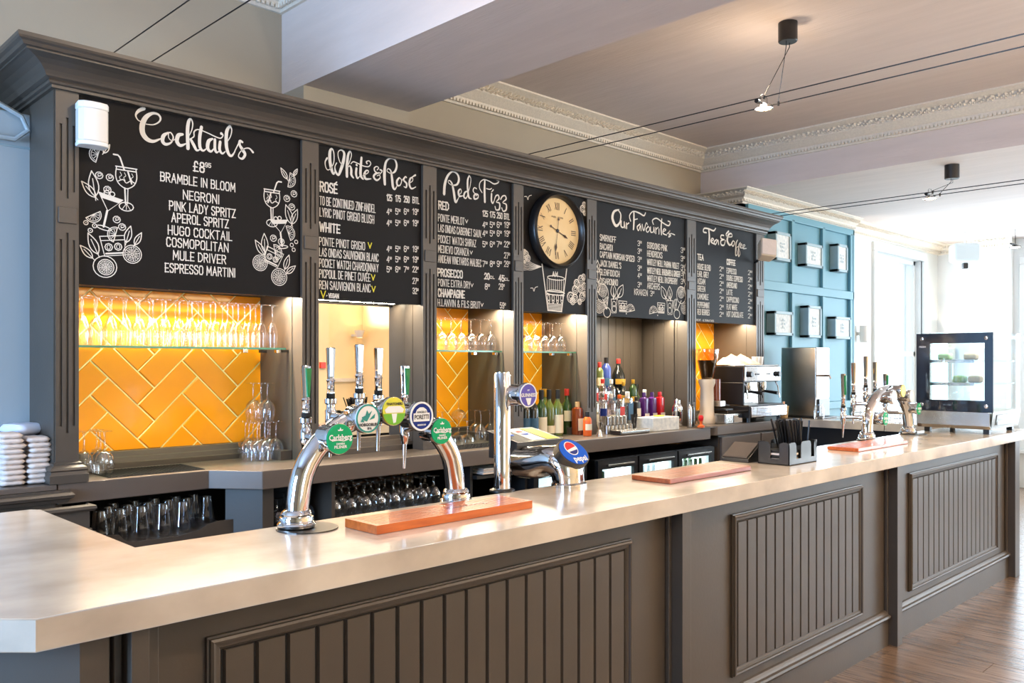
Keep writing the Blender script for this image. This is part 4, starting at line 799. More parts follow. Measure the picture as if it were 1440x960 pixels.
def badge(parent, c, r, kind, root):
    """round illuminated badge on a chrome barrel, facing -Y; c in local coordinates of root"""
    T = lambda dy: Matrix.Translation(Vector(c) + Vector((0, dy, 0)))
    def el(mb, dy, name, m, sm=False): return mb.xf(T(dy)).build(name, m, L, local=True, smooth=sm)
    L = MB().lathe([(r * .78, -.055), (r * .86, -.05), (r * .86, .01), (r * 1.0, .012), (r * 1.02, .02), (r * .98, .03)], (0, 0, 0), 24, 'y').xf(T(0)).build('badge_barrel', 'chrome', parent, local=True, smooth=True)
    f = -.030
    base = {'green': 'green_badge', 'hob': 'white', 'cider': 'lime', 'porto': 'navy', 'purple': 'purple_badge', 'pale': 'white', 'lime': 'lime'}[kind]
    el(disc_y(r * .95, 0, .004), f, 'badge_face', base)
    if kind == 'hob': el(MB().lathe([(r * .95, 0), (r * .95, .002), (r * .84, .002), (r * .84, 0)], (0, 0, 0), 28, 'y', close=False), f - .004, 'badge_ring', 'teal_badge')
    if kind == 'porto': el(MB().lathe([(r * .98, 0), (r * .98, .004), (r * .86, .004), (r * .86, 0)], (0, 0, 0), 28, 'y', close=False), f - .003, 'badge_ring', 'white')
    if kind in ('purple', 'pale'): el(MB().lathe([(r * .97, 0), (r * .97, .003), (r * .88, .003), (r * .88, 0)], (0, 0, 0), 28, 'y', close=False), f - .003, 'badge_ring', 'white')
    tx = lambda b_, s, dx, dz, m='white', q=1: text3(b_, s, m, L, T(f - .0062) @ Matrix.Translation((dx, 0, dz)) @ FRONT, squeeze=q)
    def blob(pts, dy, name, m): el(MB().prism_y(pts, -.0008, 0), dy, name, m)
    if kind == 'green':
        tx('Carlsberg', r * .50, 0, r * .10, q=.86); tx('DANISH', r * .17, 0, -r * .30); tx('PILSNER', r * .26, 0, -r * .50)
        blob([(r * x, r * z) for x, z in ((-.16, .52), (.16, .52), (.2, .62), (.08, .58), (.0, .74), (-.08, .58), (-.2, .62))], f - .005, 'crown', 'white')
        blob([(r * x, r * z) for x, z in ((-.62, -.12), (-.2, -.08), (.25, -.16), (.66, -.05), (.6, -.0), (.25, -.10), (-.2, -.02), (-.62, -.06))], f - .005, 'flourish', 'white')
    if kind == 'hob':
        tx('HOBGOBLIN', r * .28, 0, -r * .42, 'ink', .95); tx('IPA', r * .24, r * .1, -r * .68, 'ink')
        for pts in (((-.4, -.1), (-.1, -.2), (.1, .1), (.3, .5), (.05, .3), (-.1, .55), (-.2, .2), (-.5, .1)), ((.1, -.1), (.5, .0), (.55, .3), (.3, .1)), ((-.6, -.2), (-.3, -.25), (-.45, 0))):
            blob([(r * x, r * z) for x, z in pts], f - .005, 'figure', 'teal_badge')
    if kind == 'cider':
        blob([(r * .93 * math.cos(R(a)), r * .93 * math.sin(R(a))) for a in range(190, 351, 16)], f - .005, 'hill', 'green_leaf')
        blob([(r * x, r * z) for x, z in ((-.7, -.1), (.7, -.1), (.8, .12), (.5, .35), (-.5, .35), (-.8, .12))], f - .0045, 'panel', 'white'); tx('THATCHERS', r * .24, 0, r * .5, 'ink'); 
        blob([(r * x, r * z) for x, z in ((-.25, -.15), (.2, -.15), (.1, -.75), (-.1, -.8))], f - .0055, 'tree', 'white')
    if kind == 'porto':
        blob([(r * x, r * z) for x, z in ((-.68, -.34), (.68, -.34), (.68, .22), (.5, .22), (.4, .45), (.15, .6), (-.15, .6), (-.4, .45), (-.5, .22), (-.68, .22))], f - .005, 'panel', 'white')
        tx('PORETTI', r * .42, 0, -.06 * r, 'ink', .75); tx('ANGELO', r * .20, 0, r * .28, 'ink'); tx('BIRRIFICIO', r * .15, 0, -r * .58, 'white')
    if kind == 'purple':
        tx('GUINNESS', r * .40, 0, 0, 'white', .9); blob([(r * x, r * z) for x, z in ((-.3, -.22), (.34, -.22), (.2, -.75), (-.05, -.8))], f - .005, 'harp', 'white'); tx('EST', r * .16, 0, r * .4)
    return L
def tap(parent, p, q, h, style, root):
    """p = junction on the bar (local), q = tap body centre (local); handle rises h"""
    p = Vector(p); q = Vector(q)
    t = MB().lathe([(.012, -.05), (.015, -.03), (.019, -.02), (.019, .02), (.015, .025), (.015, .04), (.021, .045), (.021, .06), (.013, .064)], q, 14).tube([q + Vector((0, 0, -.045)), q + Vector((0, .004, -.14))], [.0085, .006], 10).tube([q, (p + q) / 2, p], [.014, .011, .016], 10).build('tap_body', 'chrome', parent, local=True, smooth=True)
    MB().lathe([(.0145, .064), (.0145, .078)], q, 12).build('collar', 'rubber', t, local=True)
    m = MB(); z0 = .078; rr = lambda a: .0115 + .0050 * a
    m.lathe([(.013, z0), (.013, z0 + .04), (.016, z0 + .044), (.012, z0 + .05), (rr(.2), z0 + .05 + h * .1), (rr(1), z0 + h), (rr(1) * .8, z0 + h + .003)], q, 8)
    hd = m.build('tap_handle', 'chrome', parent, local=True, smooth=True)
    if style == 'green': MB().add([q + Vector((x, -.0215, z)) for x, z in ((-.0095, z0 + h * .96), (.0095, z0 + h * .96), (.003, z0 + h * .34), (-.003, z0 + h * .34))] + [q + Vector((x, -.010, z)) for x, z in ((-.0095, z0 + h * .96), (.0095, z0 + h * .96), (.003, z0 + h * .34), (-.003, z0 + h * .34))], [(0, 1, 2, 3), (0, 4, 5, 1), (1, 5, 6, 2), (2, 6, 7, 3), (3, 7, 4, 0)]).build('handle_inlay', 'tap_green', hd, local=True)
    return t
def arch_font(name, label, xl, xr, yc, hgt, badges, taps, pipe_r=.036):
    cx = (xl + xr) / 2; root = thing(name, label, 'beer font', (cx, yc, 1.10)); W = (xr - xl) / 2
    pts = []
    for i in range(33):
        a = math.pi * i / 32; x = -W * math.cos(a) ; z = .05 + (hgt - .05) * math.sin(a) ** .62
        x = -W * (abs(math.cos(a)) ** 1.0) * (1 if math.cos(a) > 0 else -1); pts.append((x, 0, z))
    # legs nearly vertical at the foot, wide elliptical crown
    pts = [(-W, 0, .02), (-W * .985, 0, .08)] + [(-W * math.cos(R(a)) ** 1 * .97, 0, .10 + (hgt - .10) * math.sin(R(a))) for a in range(8, 90, 8)] + [(0, 0, hgt)] + [(W * math.cos(R(a)) * .97, 0, .10 + (hgt - .10) * math.sin(R(a))) for a in range(82, 6, -8)] + [(W * .985, 0, .08), (W, 0, .02)]
    MB().tube(pts, pipe_r, 24).build('arch', 'chrome', root, local=True, smooth=True)
    for s in (-1, 1):
        MB().lathe([(.052, .004), (.058, .008), (.060, .016), (.056, .022), (.050, .024), (.054, .030), (.052, .038), (.046, .040), (.048, .048), (.044, .056), (.038, .060)], (s * W, 0, 0), 28).build('foot_collar', 'chrome', root, local=True, smooth=True)
        MB().lathe([(.096, 0), (.096, .004)], (s * W + .025, -.022, 0), 36).build('foot_plate', 'dark_steel', root, local=True)
    for (x, z, r, k) in badges: badge(root, (x - cx, -.052, z - 1.10), r, k, root)
    for (x, zb, h, st, px_, pz_) in taps: tap(root, (px_ - cx, .02, pz_ - 1.10), (x - cx, .135, zb - 1.10), h, st, root)
    return root
YC = 2.385
def lens(u, v, y=None): p = at(u, v, y or YC - .08); return p.x, p.z
L_ = atz(420, 733, 1.10); 
bd = [(477, 617, .050, 'green'), (516, 588, .049, 'hob'), (553, 578, .049, 'cider'), (591, 585, .051, 'porto'), (620, 606, .047, 'green')]
bd = [(*lens(u, v), r, k) for u, v, r, k in bd]
tp = []
for (u, vtop, vbase, st, pu, pv) in ((430, 515, 613, 'green', 455, 622), (465, 490, 585, 'plain', 497, 588), (505, 485, 577, 'plain', 525, 580), (532, 490, 579, 'plain', 556, 576), (569, 515, 605, 'green', 596, 594)):
    a = at(u, vbase, YC + .135); b = at(u, vtop, YC + .135); c = at(pu, pv, YC + .02); tp.append((a.x, a.z, b.z - a.z - .078, st, c.x, c.z))
hg = at(540, 573, YC).z - 1.10 - .018
arch_font('beer_font', 'chrome arched five-tap beer font with round badges at the near end of the bar', 1.395, 2.055, YC, hg, bd, tp)
bd2 = [(.10, .145, .046, 'green'), (.24, .285, .048, 'pale'), (.40, .325, .046, 'lime'), (.55, .285, .045, 'pale'), (.69, .19, .044, 'green')]
xl2 = 5.70
tp2 = [(xl2 + a, 1.10 + b, h, 'green' if q else 'plain', xl2 + a + .03, 1.10 + b - .0) for a, b, h, q in ((-.06, .155, .21, 1), (.10, .24, .20, 0), (.30, .285, .20, 0), (.46, .255, .19, 0), (.64, .16, .20, 1))]
arch_font('beer_font', 'chrome arched beer font with green and pale badges near the display cabinet', xl2, xl2 + .72, 2.41, .33, [(xl2 + a, 1.10 + b, r, k) for a, b, r, k in bd2], tp2)
# tall single column font
c0 = atz(711, 691, 1.10); gx, gy = c0.x, c0.y + .02; z1 = at(711, 523, gy).z
gt = thing('stout_font', 'tall straight chrome column font with a round purple badge', 'beer font', (gx, gy, 1.10))
MB().lathe([(.034, .012), (.034, z1 - 1.10 - .012), (.030, z1 - 1.10 - .004), (.030, z1 - 1.10)], (0, 0, 0), 28).build('column', 'chrome', gt, local=True, smooth=True)
MB().lathe([(.052, 0), (.052, .006), (.044, .010), (.038, .012)], (0, 0, 0), 28).build('foot_plate', 'dark_steel', gt, local=True, smooth=True)
bz = at(735, 555, gy - .06); badge(gt, (bz.x - gx - .015, -.072, bz.z - 1.10), .050, 'purple', gt)
q = Vector((bz.x - gx - .02, .06, bz.z - 1.10 + .0)); MB().tube([(.01, .02, bz.z - 1.10), (.07, .085, bz.z - 1.10)], .013, 10).lathe([(.016, -.03), (.018, -.02), (.018, .02), (.012, .03)], (.075, .09, bz.z - 1.10), 12).tube([(.075, .09, bz.z - 1.13), (.078, .095, bz.z - 1.22)], [.009, .006]).build('spout', 'chrome', gt, local=True, smooth=True)
# soft drink dispenser: chrome cowl with a big round badge, black valve block behind
p0 = atz(806, 684, 1.10); sx, sy = p0.x, 2.40
sd = thing('soft_drink_dispenser', 'chrome cola dispenser with blue badge on its sloping cowl and black valve block', 'drink dispenser', (sx, sy, 1.10))
def loft(sections, name, m, par, sm=True):       # sections of (cx,cy,cz, rx, ry, tilt about x) rounded rings
    vs = []; fs = []; n = 24
    for (cx_, cy_, cz_, rx, ry, tl) in sections:
        for i in range(n):
            a = 2 * math.pi * i / n; ca, sa = math.cos(a), math.sin(a); e = .75
            x = rx * abs(ca) ** e * (1 if ca > 0 else -1); y = ry * abs(sa) ** e * (1 if sa > 0 else -1)
            vs.append((cx_ + x, cy_ + y * math.cos(R(tl)), cz_ + y * math.sin(R(tl))))
    for j in range(len(sections) - 1):
        for i in range(n): k = (i + 1) % n; fs.append((j * n + i, j * n + k, (j + 1) * n + k, (j + 1) * n + i))
    fs += [tuple(range(n)), tuple(range((len(sections) - 1) * n, len(sections) * n))]
    return MB().add(vs, fs).build(name, m, par, local=True, smooth=sm)
loft([(0, 0, 0, .078, .062, 0), (0, 0, .012, .078, .062, 0), (0, .004, .018, .070, .056, 0), (0, .008, .045, .070, .058, -3), (0, .02, .070, .078, .072, -14), (0, .045, .090, .088, .080, -34), (0, .085, .10, .092, .078, -58), (0, .14, .092, .094, .074, -80), (0, .20, .086, .094, .072, -90), (0, .26, .084, .094, .070, -90)], 'cowl', 'chrome', sd)
B_ = Matrix.Translation((0.006, -.012, .138)) @ Matrix.Rotation(R(46), 4, 'X')          # badge plane tilted back
def bdisc(r, h0, h1, name, m, par, ex=(0, 0), sx_=1): return MB().lathe([(r, h0), (r, h1)], (ex[0], ex[1], 0), 32).xf(B_ @ Matrix.Diagonal((1.15 * sx_, 1, 1, 1))).build(name, m, par, local=True)
bb_ = bdisc(.072, -.05, .010, 'badge_rim', 'dark_steel', sd); bdisc(.066, .010, .012, 'badge_face', 'blue', bb_)
MB().lathe([(.036, .012), (.036, .0135)], (-.004, .018, 0), 28).xf(B_).build('globe', 'white', bb_, local=True)
arc = lambda a0, a1, r=.032, n=12: [(-.004 + r * math.cos(R(a0 + (a1 - a0) * i / n)), .018 + r * math.sin(R(a0 + (a1 - a0) * i / n))) for i in range(n + 1)]
MB().prism(arc(15, 195), .0135, .0143).xf(B_).build('globe_red', 'red', bb_, local=True); MB().prism(arc(215, 345), .0135, .0143).xf(B_).build('globe_blue', 'navy', bb_, local=True)
text3('pepsi', .040, 'white', bb_, B_ @ Matrix.Translation((.012, -.038, .0125)))
MB().prism_x([(.25, .09), (.43, .09), (.43, .207), (.25, .171)], -.065, .225).build('valve_block', 'black', sd, local=True, bevel=.004)
vb = MB().add([(-.07, .24, .165), (.23, .24, .165), (.23, .44, .206), (-.07, .44, .206), (-.07, .24, .172), (.23, .24, .172), (.23, .44, .213), (-.07, .44, .213)], [(0, 3, 2, 1), (4, 5, 6, 7), (0, 1, 5, 4), (1, 2, 6, 5), (2, 3, 7, 6), (3, 0, 4, 7)]).build('valve_lid', 'black', sd, local=True)
for i, m in enumerate(('red', 'white', 'yellow_label')):
    x = -.055 + i * .093; f_ = lambda y, d=.0: .172 + (y - .24) * .206 + d
    MB().add([(x, .25, f_(.25, .001)), (x + .084, .25, f_(.25, .001)), (x + .084, .43, f_(.43, .001)), (x, .43, f_(.43, .001))], [(0, 1, 2, 3)]).build('flavour_label', ('label_black', 'white', 'yellow_label')[i], vb, local=True)
    if i < 2:
        cxx, cyy, rr = x + .042, .36, .026; ring_ = lambda a0, a1, dz: [(cxx + rr * math.cos(R(a)), cyy + rr * 1.3 * math.sin(R(a)), f_(cyy + rr * 1.3 * math.sin(R(a)), dz)) for a in range(a0, a1 + 1, 20)]
        MB().add(ring_(0, 360, .0018), [tuple(range(19))]).build('label_globe', 'white', vb, local=True); MB().add(ring_(20, 180, .0026), [tuple(range(9))]).build('label_globe', 'red', vb, local=True); MB().add(ring_(200, 340, .0026), [tuple(range(8))]).build('label_globe', 'blue', vb, local=True)
for i in range(3): MB().lathe([(.018, .02), (.022, .04), (.022, .075)], (-.01 + i * .085, .36, .03), 12).build('nozzle', 'black_matt', sd, local=True, smooth=True)
# ================================================================ DRIP BOARDS
def drip(label, x0, x1, y0, y1, h, m, grooves=False, tip=None):
    t = thing('drip_board', label, 'board', ((x0 + x1) / 2, (y0 + y1) / 2, 1.10))
    if grooves:
        n = 9; w_ = (y1 - y0) / n; MB().box(x0, x1, y0, y1, 1.101, 1.100 + h - .006).build('base', m, t)
        MB().box(x0, x0 + .02, y0, y1, 1.100 + h - .006, 1.10 + h).build('end_rail', m, t); MB().box(x1 - .02, x1, y0, y1, 1.100 + h - .006, 1.10 + h).build('end_rail', m, t)
        for i in range(n): MB().box(x0 + .02, x1 - .02, y0 + i * w_ + (.002 if i else 0), y0 + (i + 1) * w_ - (.002 if i < n - 1 else 0), 1.100 + h - .006, 1.10 + h).build('slat', m, t)
        text3('Carlsberg', .045, 'wood_dark', t, Matrix.Translation(((x1 - t.location.x) - .24, -.0, h + .0006)), squeeze=1)
    else:
        c = .03; P_ = [(x0, y0), (x1 - c, y0), (x1, y0 + c), (x1, y1 - c), (x1 - c, y1), (x0, y1)] if tip else [(x0, y0), (x1, y0), (x1, y1), (x0, y1)]
        MB().prism(P_, 1.101, 1.10 + h).build('slab', m, t, bevel=.003)
        for i in range(5): MB().box(x0 + .05, x1 - .06, y0 + .04 + i * (y1 - y0 - .08) / 4 - .002, y0 + .04 + i * (y1 - y0 - .08) / 4 + .002, 1.10 + h, 1.10 + h + .0008).build('groove', 'wood_dark' if m == 'wood' else 'wood', t)
    return t
drip('long grooved orange-brown wooden drip board before the near beer font', 1.515, 2.19, 2.125, 2.295, .028, 'wood', True)
drip('reddish brown wooden board with clipped end, lying between dispenser and straw caddy', 3.04, 3.74, 2.13, 2.335, .022, 'wood_dark', tip=True)
drip('small reddish wooden board under the far beer font', 4.92, 5.66, 2.13, 2.32, .022, 'wood')
# ================================================================ STRAW CADDY
p = atz(1110, 655, 1.10); kx, ky = p.x, p.y; cd = thing('bar_caddy', 'dark grey bar caddy filled with napkins and straws', 'caddy', (kx, ky, 1.10), rz=0)
Wc, Dc, Hc = .30, .175, .115
def side_y(y0, y1, n): 
    MB().box(0, Wc, y0, y1, 0, .03).build(n, 'dark_steel', cd, local=True)
    for a, b in ((0, .075), (.125, .235), (.27, Wc)):
        r_ = .02; MB().prism_y([(a, .03), (b, .03), (b, Hc - (r_ if b < Wc else 0)), (b - r_ * .4, Hc - .004), (b - r_, Hc), (a + r_, Hc), (a + r_ * .4, Hc - .004), (a, Hc - (r_ if a > 0 else 0))], y0, y1).build(n, 'dark_steel', cd, local=True)
def side_x(x0, x1, n):
    MB().box(x0, x1, 0, Dc, 0, .03).build(n, 'dark_steel', cd, local=True)
    for a, b in ((0, .055), (.105, Dc)): MB().prism_x([(a, .03), (b, .03), (b, Hc - .015), (b - .008, Hc - .004), (b - .02, Hc), (a + .02, Hc), (a + .008, Hc - .004), (a, Hc - .015)], x0, x1).build(n, 'dark_steel', cd, local=True)
side_y(0, .004, 'front_side'); side_y(Dc - .004, Dc, 'back_side'); side_x(0, .004, 'end_side'); side_x(Wc - .004, Wc, 'end_side'); MB().box(0, Wc, 0, Dc, 0, .004).build('floor_plate', 'dark_steel', cd, local=True); MB().box(.13, .134, .004, Dc - .004, .004, Hc - .02).build('divider', 'dark_steel', cd, local=True)
for i in range(5):
    o = tag(MB().box(kx + .012, kx + .122, ky + .012, ky + .16, 1.1045 + i * .014, 1.1165 + i * .014).build('napkin', 'napkin' if i % 2 else 'black', bevel=.003), ('dark' if i % 2 == 0 else 'cream') + ' folded napkin inside the caddy, ' + ('bottom', 'second from bottom', 'middle', 'fourth up', 'top')[i] + ' of its pile', 'napkin', 'napkins in the caddy')
for k in range(46):
    gx0, gy0 = kx + .145 + random.random() * .11, ky + .03 + random.random() * .11; cxm, cym = kx + .2, ky + .085
    tx_, ty_ = cxm + (gx0 - cxm) * 1.9 - .035 + random.uniform(-.01, .01), cym + (gy0 - cym) * 1.3 + random.uniform(-.01, .01)
    o = tag(MB().tube([(gx0, gy0, 1.106), (tx_, ty_, 1.315 + random.uniform(-.006, .012))], .0048, 6, cap=True).build('drinking_straw', 'black', smooth=True), 'black drinking straw standing in the caddy', 'straw', 'black straws in the caddy')
# tilted black stand left of the caddy
q = atz(1052, 651, 1.10); t = thing('receipt_printer', 'small dark grey wedge-shaped box left of the straw caddy', 'printer', (q.x, q.y, 1.10))
MB().prism_y([(0, 0), (.20, 0), (.20, .085), (.12, .085), (.0, .02)], 0, .16).build('body', 'dark_steel', t, local=True, bevel=.004); MB().prism_y([(.005, .024), (.12, .089), (.12, .095), (.005, .030)], .01, .15).build('lid', 'laminate', t, local=True)
# ================================================================ GLASSES
def lobj(prof, m='glass', n=14): return MB().lathe(prof, (0, 0, 0), n, close=False)
def glass_thing(name, label, cat, prof, m, stem=None, n=14, group=None, loc=(0,0,0)):
    """inverted or upright stemware: thing with bowl, stem and foot as parts"""
    t = thing(name, label, cat, loc, group)
    for nm, pf in prof: lobj(pf, m, n).build(nm, m, t, smooth=True, local=True)
    return t
def inv(parts, H_): return [(nm, [(r, H_ - h) for r, h in pf]) for nm, pf in parts]
flute = [('foot', [(.0, .0), (.031, .001), (.031, .003), (.006, .006)]), ('stem', [(.006, .006), (.004, .02), (.004, .085), (.007, .095)]), ('bowl', [(.002, .094), (.014, .10), (.024, .125), (.029, .155), (.029, .185), (.025, .228)])]
wine = [('foot', [(.0, .0), (.036, .001), (.036, .003), (.006, .007)]), ('stem', [(.006, .007), (.004, .02), (.004, .08), (.008, .09)]), ('bowl', [(.002, .089), (.020, .096), (.036, .118), (.042, .145), (.041, .17), (.034, .205)])]
coupe = [('foot', [(.0, .0), (.034, .001), (.034, .003), (.006, .007)]), ('stem', [(.006, .007), (.004, .02), (.004, .085), (.008, .09)]), ('bowl', [(.002, .089), (.022, .094), (.044, .110), (.050, .135), (.049, .15)])]
gob = [('foot', [(.0, .0), (.038, .001), (.038, .004), (.007, .009)]), ('stem', [(.007, .009), (.006, .02), (.006, .05), (.012, .06)]), ('bowl', [(.004, .06), (.026, .068), (.043, .10), (.045, .135), (.040, .175)])]
pint = [('body', [(.0, .0), (.028, .001), (.030, .01), (.034, .06), (.040, .10), (.044, .125), (.042, .152)])]
proto = {}
def place(kind, prof, Hh, loc, label, group, inverted=True, m='glass', name=None, cat='glass', sc_=1):
    key = (kind, inverted, m)
    nm = name or {'flute': 'champagne_flute', 'wine': 'wine_glass', 'coupe': 'cocktail_glass', 'gob': 'stemmed_beer_glass', 'pint': 'pint_glass'}[kind]
    if key not in proto:
        o = glass_thing(nm, label, cat, inv(prof, Hh) if inverted else prof, m, group=group, loc=loc); proto[key] = o
        if sc_ != 1: o.scale = (sc_,) * 3
    else: o = dup(proto[key], loc, label, group, scale=(sc_,) * 3)
    return o
def ordn(i, n): return ('leftmost' if i == 0 else 'rightmost' if i == n - 1 else ('second', 'third', 'fourth', 'fifth', 'sixth', 'seventh', 'eighth', 'ninth', 'tenth', 'eleventh', 'twelfth', 'thirteenth', 'fourteenth', 'fifteenth', 'sixteenth')[i - 1] + ' from the left')
us = [116.5, 136, 156.5, 177, 196, 215, 233, 252.5, 270, 285.5, 303, 320, 335, 352, 367.5, 383]
for row, y in enumerate((4.16, 4.29)):
    for i, u in enumerate(us):
        p = at(u, 450, 4.16); x = p.x + row * .035
        if x > 2.30: continue
        place('flute', flute, .228, (x, y, 1.7003), 'upturned flute, long glass shelf, %s row, %s' % ('front' if not row else 'back', ordn(i, 16)), 'flutes on the long glass shelf')
for (ul, where) in (((620, 634, 648, 662, 676, 690), 'second niche'), ((741, 753, 765, 777, 788, 799), 'niche under the clock')):
    for row, y in enumerate((4.17, 4.31)):
        for i, u in enumerate(ul):
            p = at(u, 450, 4.17); x = p.x + row * .04
            if x > (3.90 if ul[0] < 700 else 4.64): continue
            place('wine', wine, .205, (x, y, 1.7003), 'upturned wine glass, shelf of the %s, %s row, %s' % (where, 'front' if not row else 'back', ordn(i, 6)), 'wine glasses on the glass shelf of the ' + where)
# standing on the back counter, left
Z1 = 1.1005
for i, (u, y) in enumerate(((118, 4.22), (136, 4.28), (141, 4.20), (147, 4.15))):
    p = at(u, 640, y); place('wine', wine, .205, (max(p.x, 1.32), y, Z1), 'upturned wine glass, left end of the back counter, ' + ordn(i, 4), 'wine glasses by the left pilaster')
g10 = [(345, 4.33), (356, 4.30), (366, 4.27), (377, 4.24), (387, 4.30), (399, 4.24), (350, 4.20), (362, 4.17), (373, 4.15), (388, 4.17)]
for i, (u, y) in enumerate(g10):
    p = at(u, 600, y); p.x = min(p.x, 2.318)
    place('wine', wine, .205, (p.x, y, Z1), 'upturned wine glass, lower tier right of the wide tiles, %s' % ordn(i, 10), 'stacked wine glasses, lower tier')
for i, (u, y) in enumerate(((356, 4.28), (367, 4.26), (376, 4.22))):
    p = at(u, 600, y); place('wine', wine, .205, (p.x, y, Z1 + .2065), 'upturned wine glass, upper tier right of the wide tiles, ' + ordn(i, 3), 'stacked wine glasses, upper tier')
# middle niche group: coupes and wine glasses
for i, (u, y, kd, iv) in enumerate(((632, 4.15, 'coupe', True), (645, 4.30, 'coupe', True), (657, 4.13, 'coupe', True), (668, 4.28, 'wine', True), (676, 4.16, 'wine', True), (689, 4.22, 'wine', True), (622, 4.25, 'wine', True))):
    p = at(u, 600, y); pf = coupe if kd == 'coupe' else wine; place(kd, pf, .15 if kd == 'coupe' else .205, (p.x, y, Z1), 'upturned %s, back counter of second tiled niche, %s' % ('broad cocktail glass' if kd == 'coupe' else 'wine glass', ('front left', 'back, under the raised glass', 'front middle', 'back right of middle', 'front right', 'far right', 'back left')[i]), 'glasses on the back counter of the second tiled niche')
p = at(645, 590, 4.30); place('coupe', coupe, .15, (p.x, 4.30, Z1 + .1515), 'broad cocktail glass standing upside down on top of another in the second niche', 'glasses on the back counter of the second tiled niche')
# pint glasses on the lower shelf
rows = [(4.06, [140, 167, 197, 228, 256]), (4.16, [150, 178, 207, 236, 262, 290, 312]), (4.27, [158, 188, 216, 246, 272, 300, 322])]
for r_, (y, ul) in enumerate(rows):
    for i, u in enumerate(ul):
        p = at(u, 730, y)
        if p.x < 1.215 or p.x > 1.93: continue
        place('pint', pint, .152, (p.x, y, .8005), 'upturned pint glass, left lower shelf, %s row, %s' % (('front', 'middle', 'back')[r_], ordn(i, len(ul))), 'pint glasses on the left lower shelf', m='pint_glass')
for r_, (y, x0) in enumerate(((3.90, 2.50), (4.02, 2.53), (4.15, 2.50), (4.28, 2.53))):
    for i in range(8):
        x = x0 + i * .098
        place('gob', gob, .175, (x, y, .7855), 'upturned stemmed beer glass, middle lower shelf, %s row, %s' % (('nearest', 'second', 'third', 'rearmost')[r_], ordn(i, 8)), 'stemmed beer glasses on the middle lower shelf', m='pint_glass')
for i, (x, y) in enumerate(((2.18, 3.92), (2.28, 3.94), (2.20, 4.06), (2.31, 4.08), (2.39, 3.98))):
    place('gob', gob, .175, (x, y, .7605), 'stemmed beer glass, dark shelf behind near font, ' + ordn(i, 5), 'stemmed beer glasses on the dark shelf', m='pint_glass')
# glass basket on the return counter
b0 = atz(1216, 594, 1.10); t = thing('glass_basket', 'low wire basket full of upturned glasses on the return counter', 'basket', (7.72, 3.05, 1.10))
for z in (1.104, 1.14, 1.18):
    for a, b in (((7.52, 2.78), (7.52, 3.32)), ((7.92, 2.78), (7.92, 3.32)), ((7.52, 2.78), (7.92, 2.78)), ((7.52, 3.32), (7.92, 3.32))): MB().tube([(*a, z), (*b, z)], .0025, 5).build('wire', 'chrome', t)
for i in range(9):
    y = 2.78 + i * .0675; MB().tube([(7.52, y, 1.18), (7.52, y, 1.104), (7.92, y, 1.104), (7.92, y, 1.18)], .002, 5).build('wire', 'chrome', t)
for i in range(6):
    for j in range(4):
        place('tumb', [('body', [(0, 0), (.030, .001), (.031, .01), (.038, .11)])], .11, (7.57 + j * .095, 2.83 + i * .088, 1.1075), 'small upturned tumbler in the wire basket, row %s, %s' % (('nearest', 'second', 'third', 'farthest')[j], ordn(i, 6)), 'tumblers in the wire basket', name='tumbler', m='glass')
# ================================================================ BOTTLES
bp_ = {}
SH = {'wine': [(0, 0), (.037, .001), (.038, .006), (.038, .175), (.034, .20), (.018, .225), (.0145, .24), (.0145, .285), (.0155, .287), (.0155, .30), (0, .30)],
      'spirit': [(0, 0), (.036, .001), (.038, .006), (.038, .165), (.034, .185), (.018, .205), (.014, .215), (.014, .25), (0, .25)],
      'square': [(0, 0), (.036, .001), (.038, .006), (.038, .16), (.036, .175), (.016, .185), (.014, .19), (.014, .215), (0, .215)],
      'round': [(0, 0), (.040, .001), (.052, .02), (.056, .06), (.050, .12), (.028, .17), (.016, .19), (.014, .24), (0, .24)],
      'small': [(0, 0), (.027, .001), (.029, .006), (.029, .10), (.025, .115), (.013, .13), (.012, .155), (0, .155)],
      'slim': [(0, 0), (.030, .001), (.032, .006), (.032, .19), (.026, .215), (.014, .235), (.0125, .24), (.0125, .29), (0, .29)]}
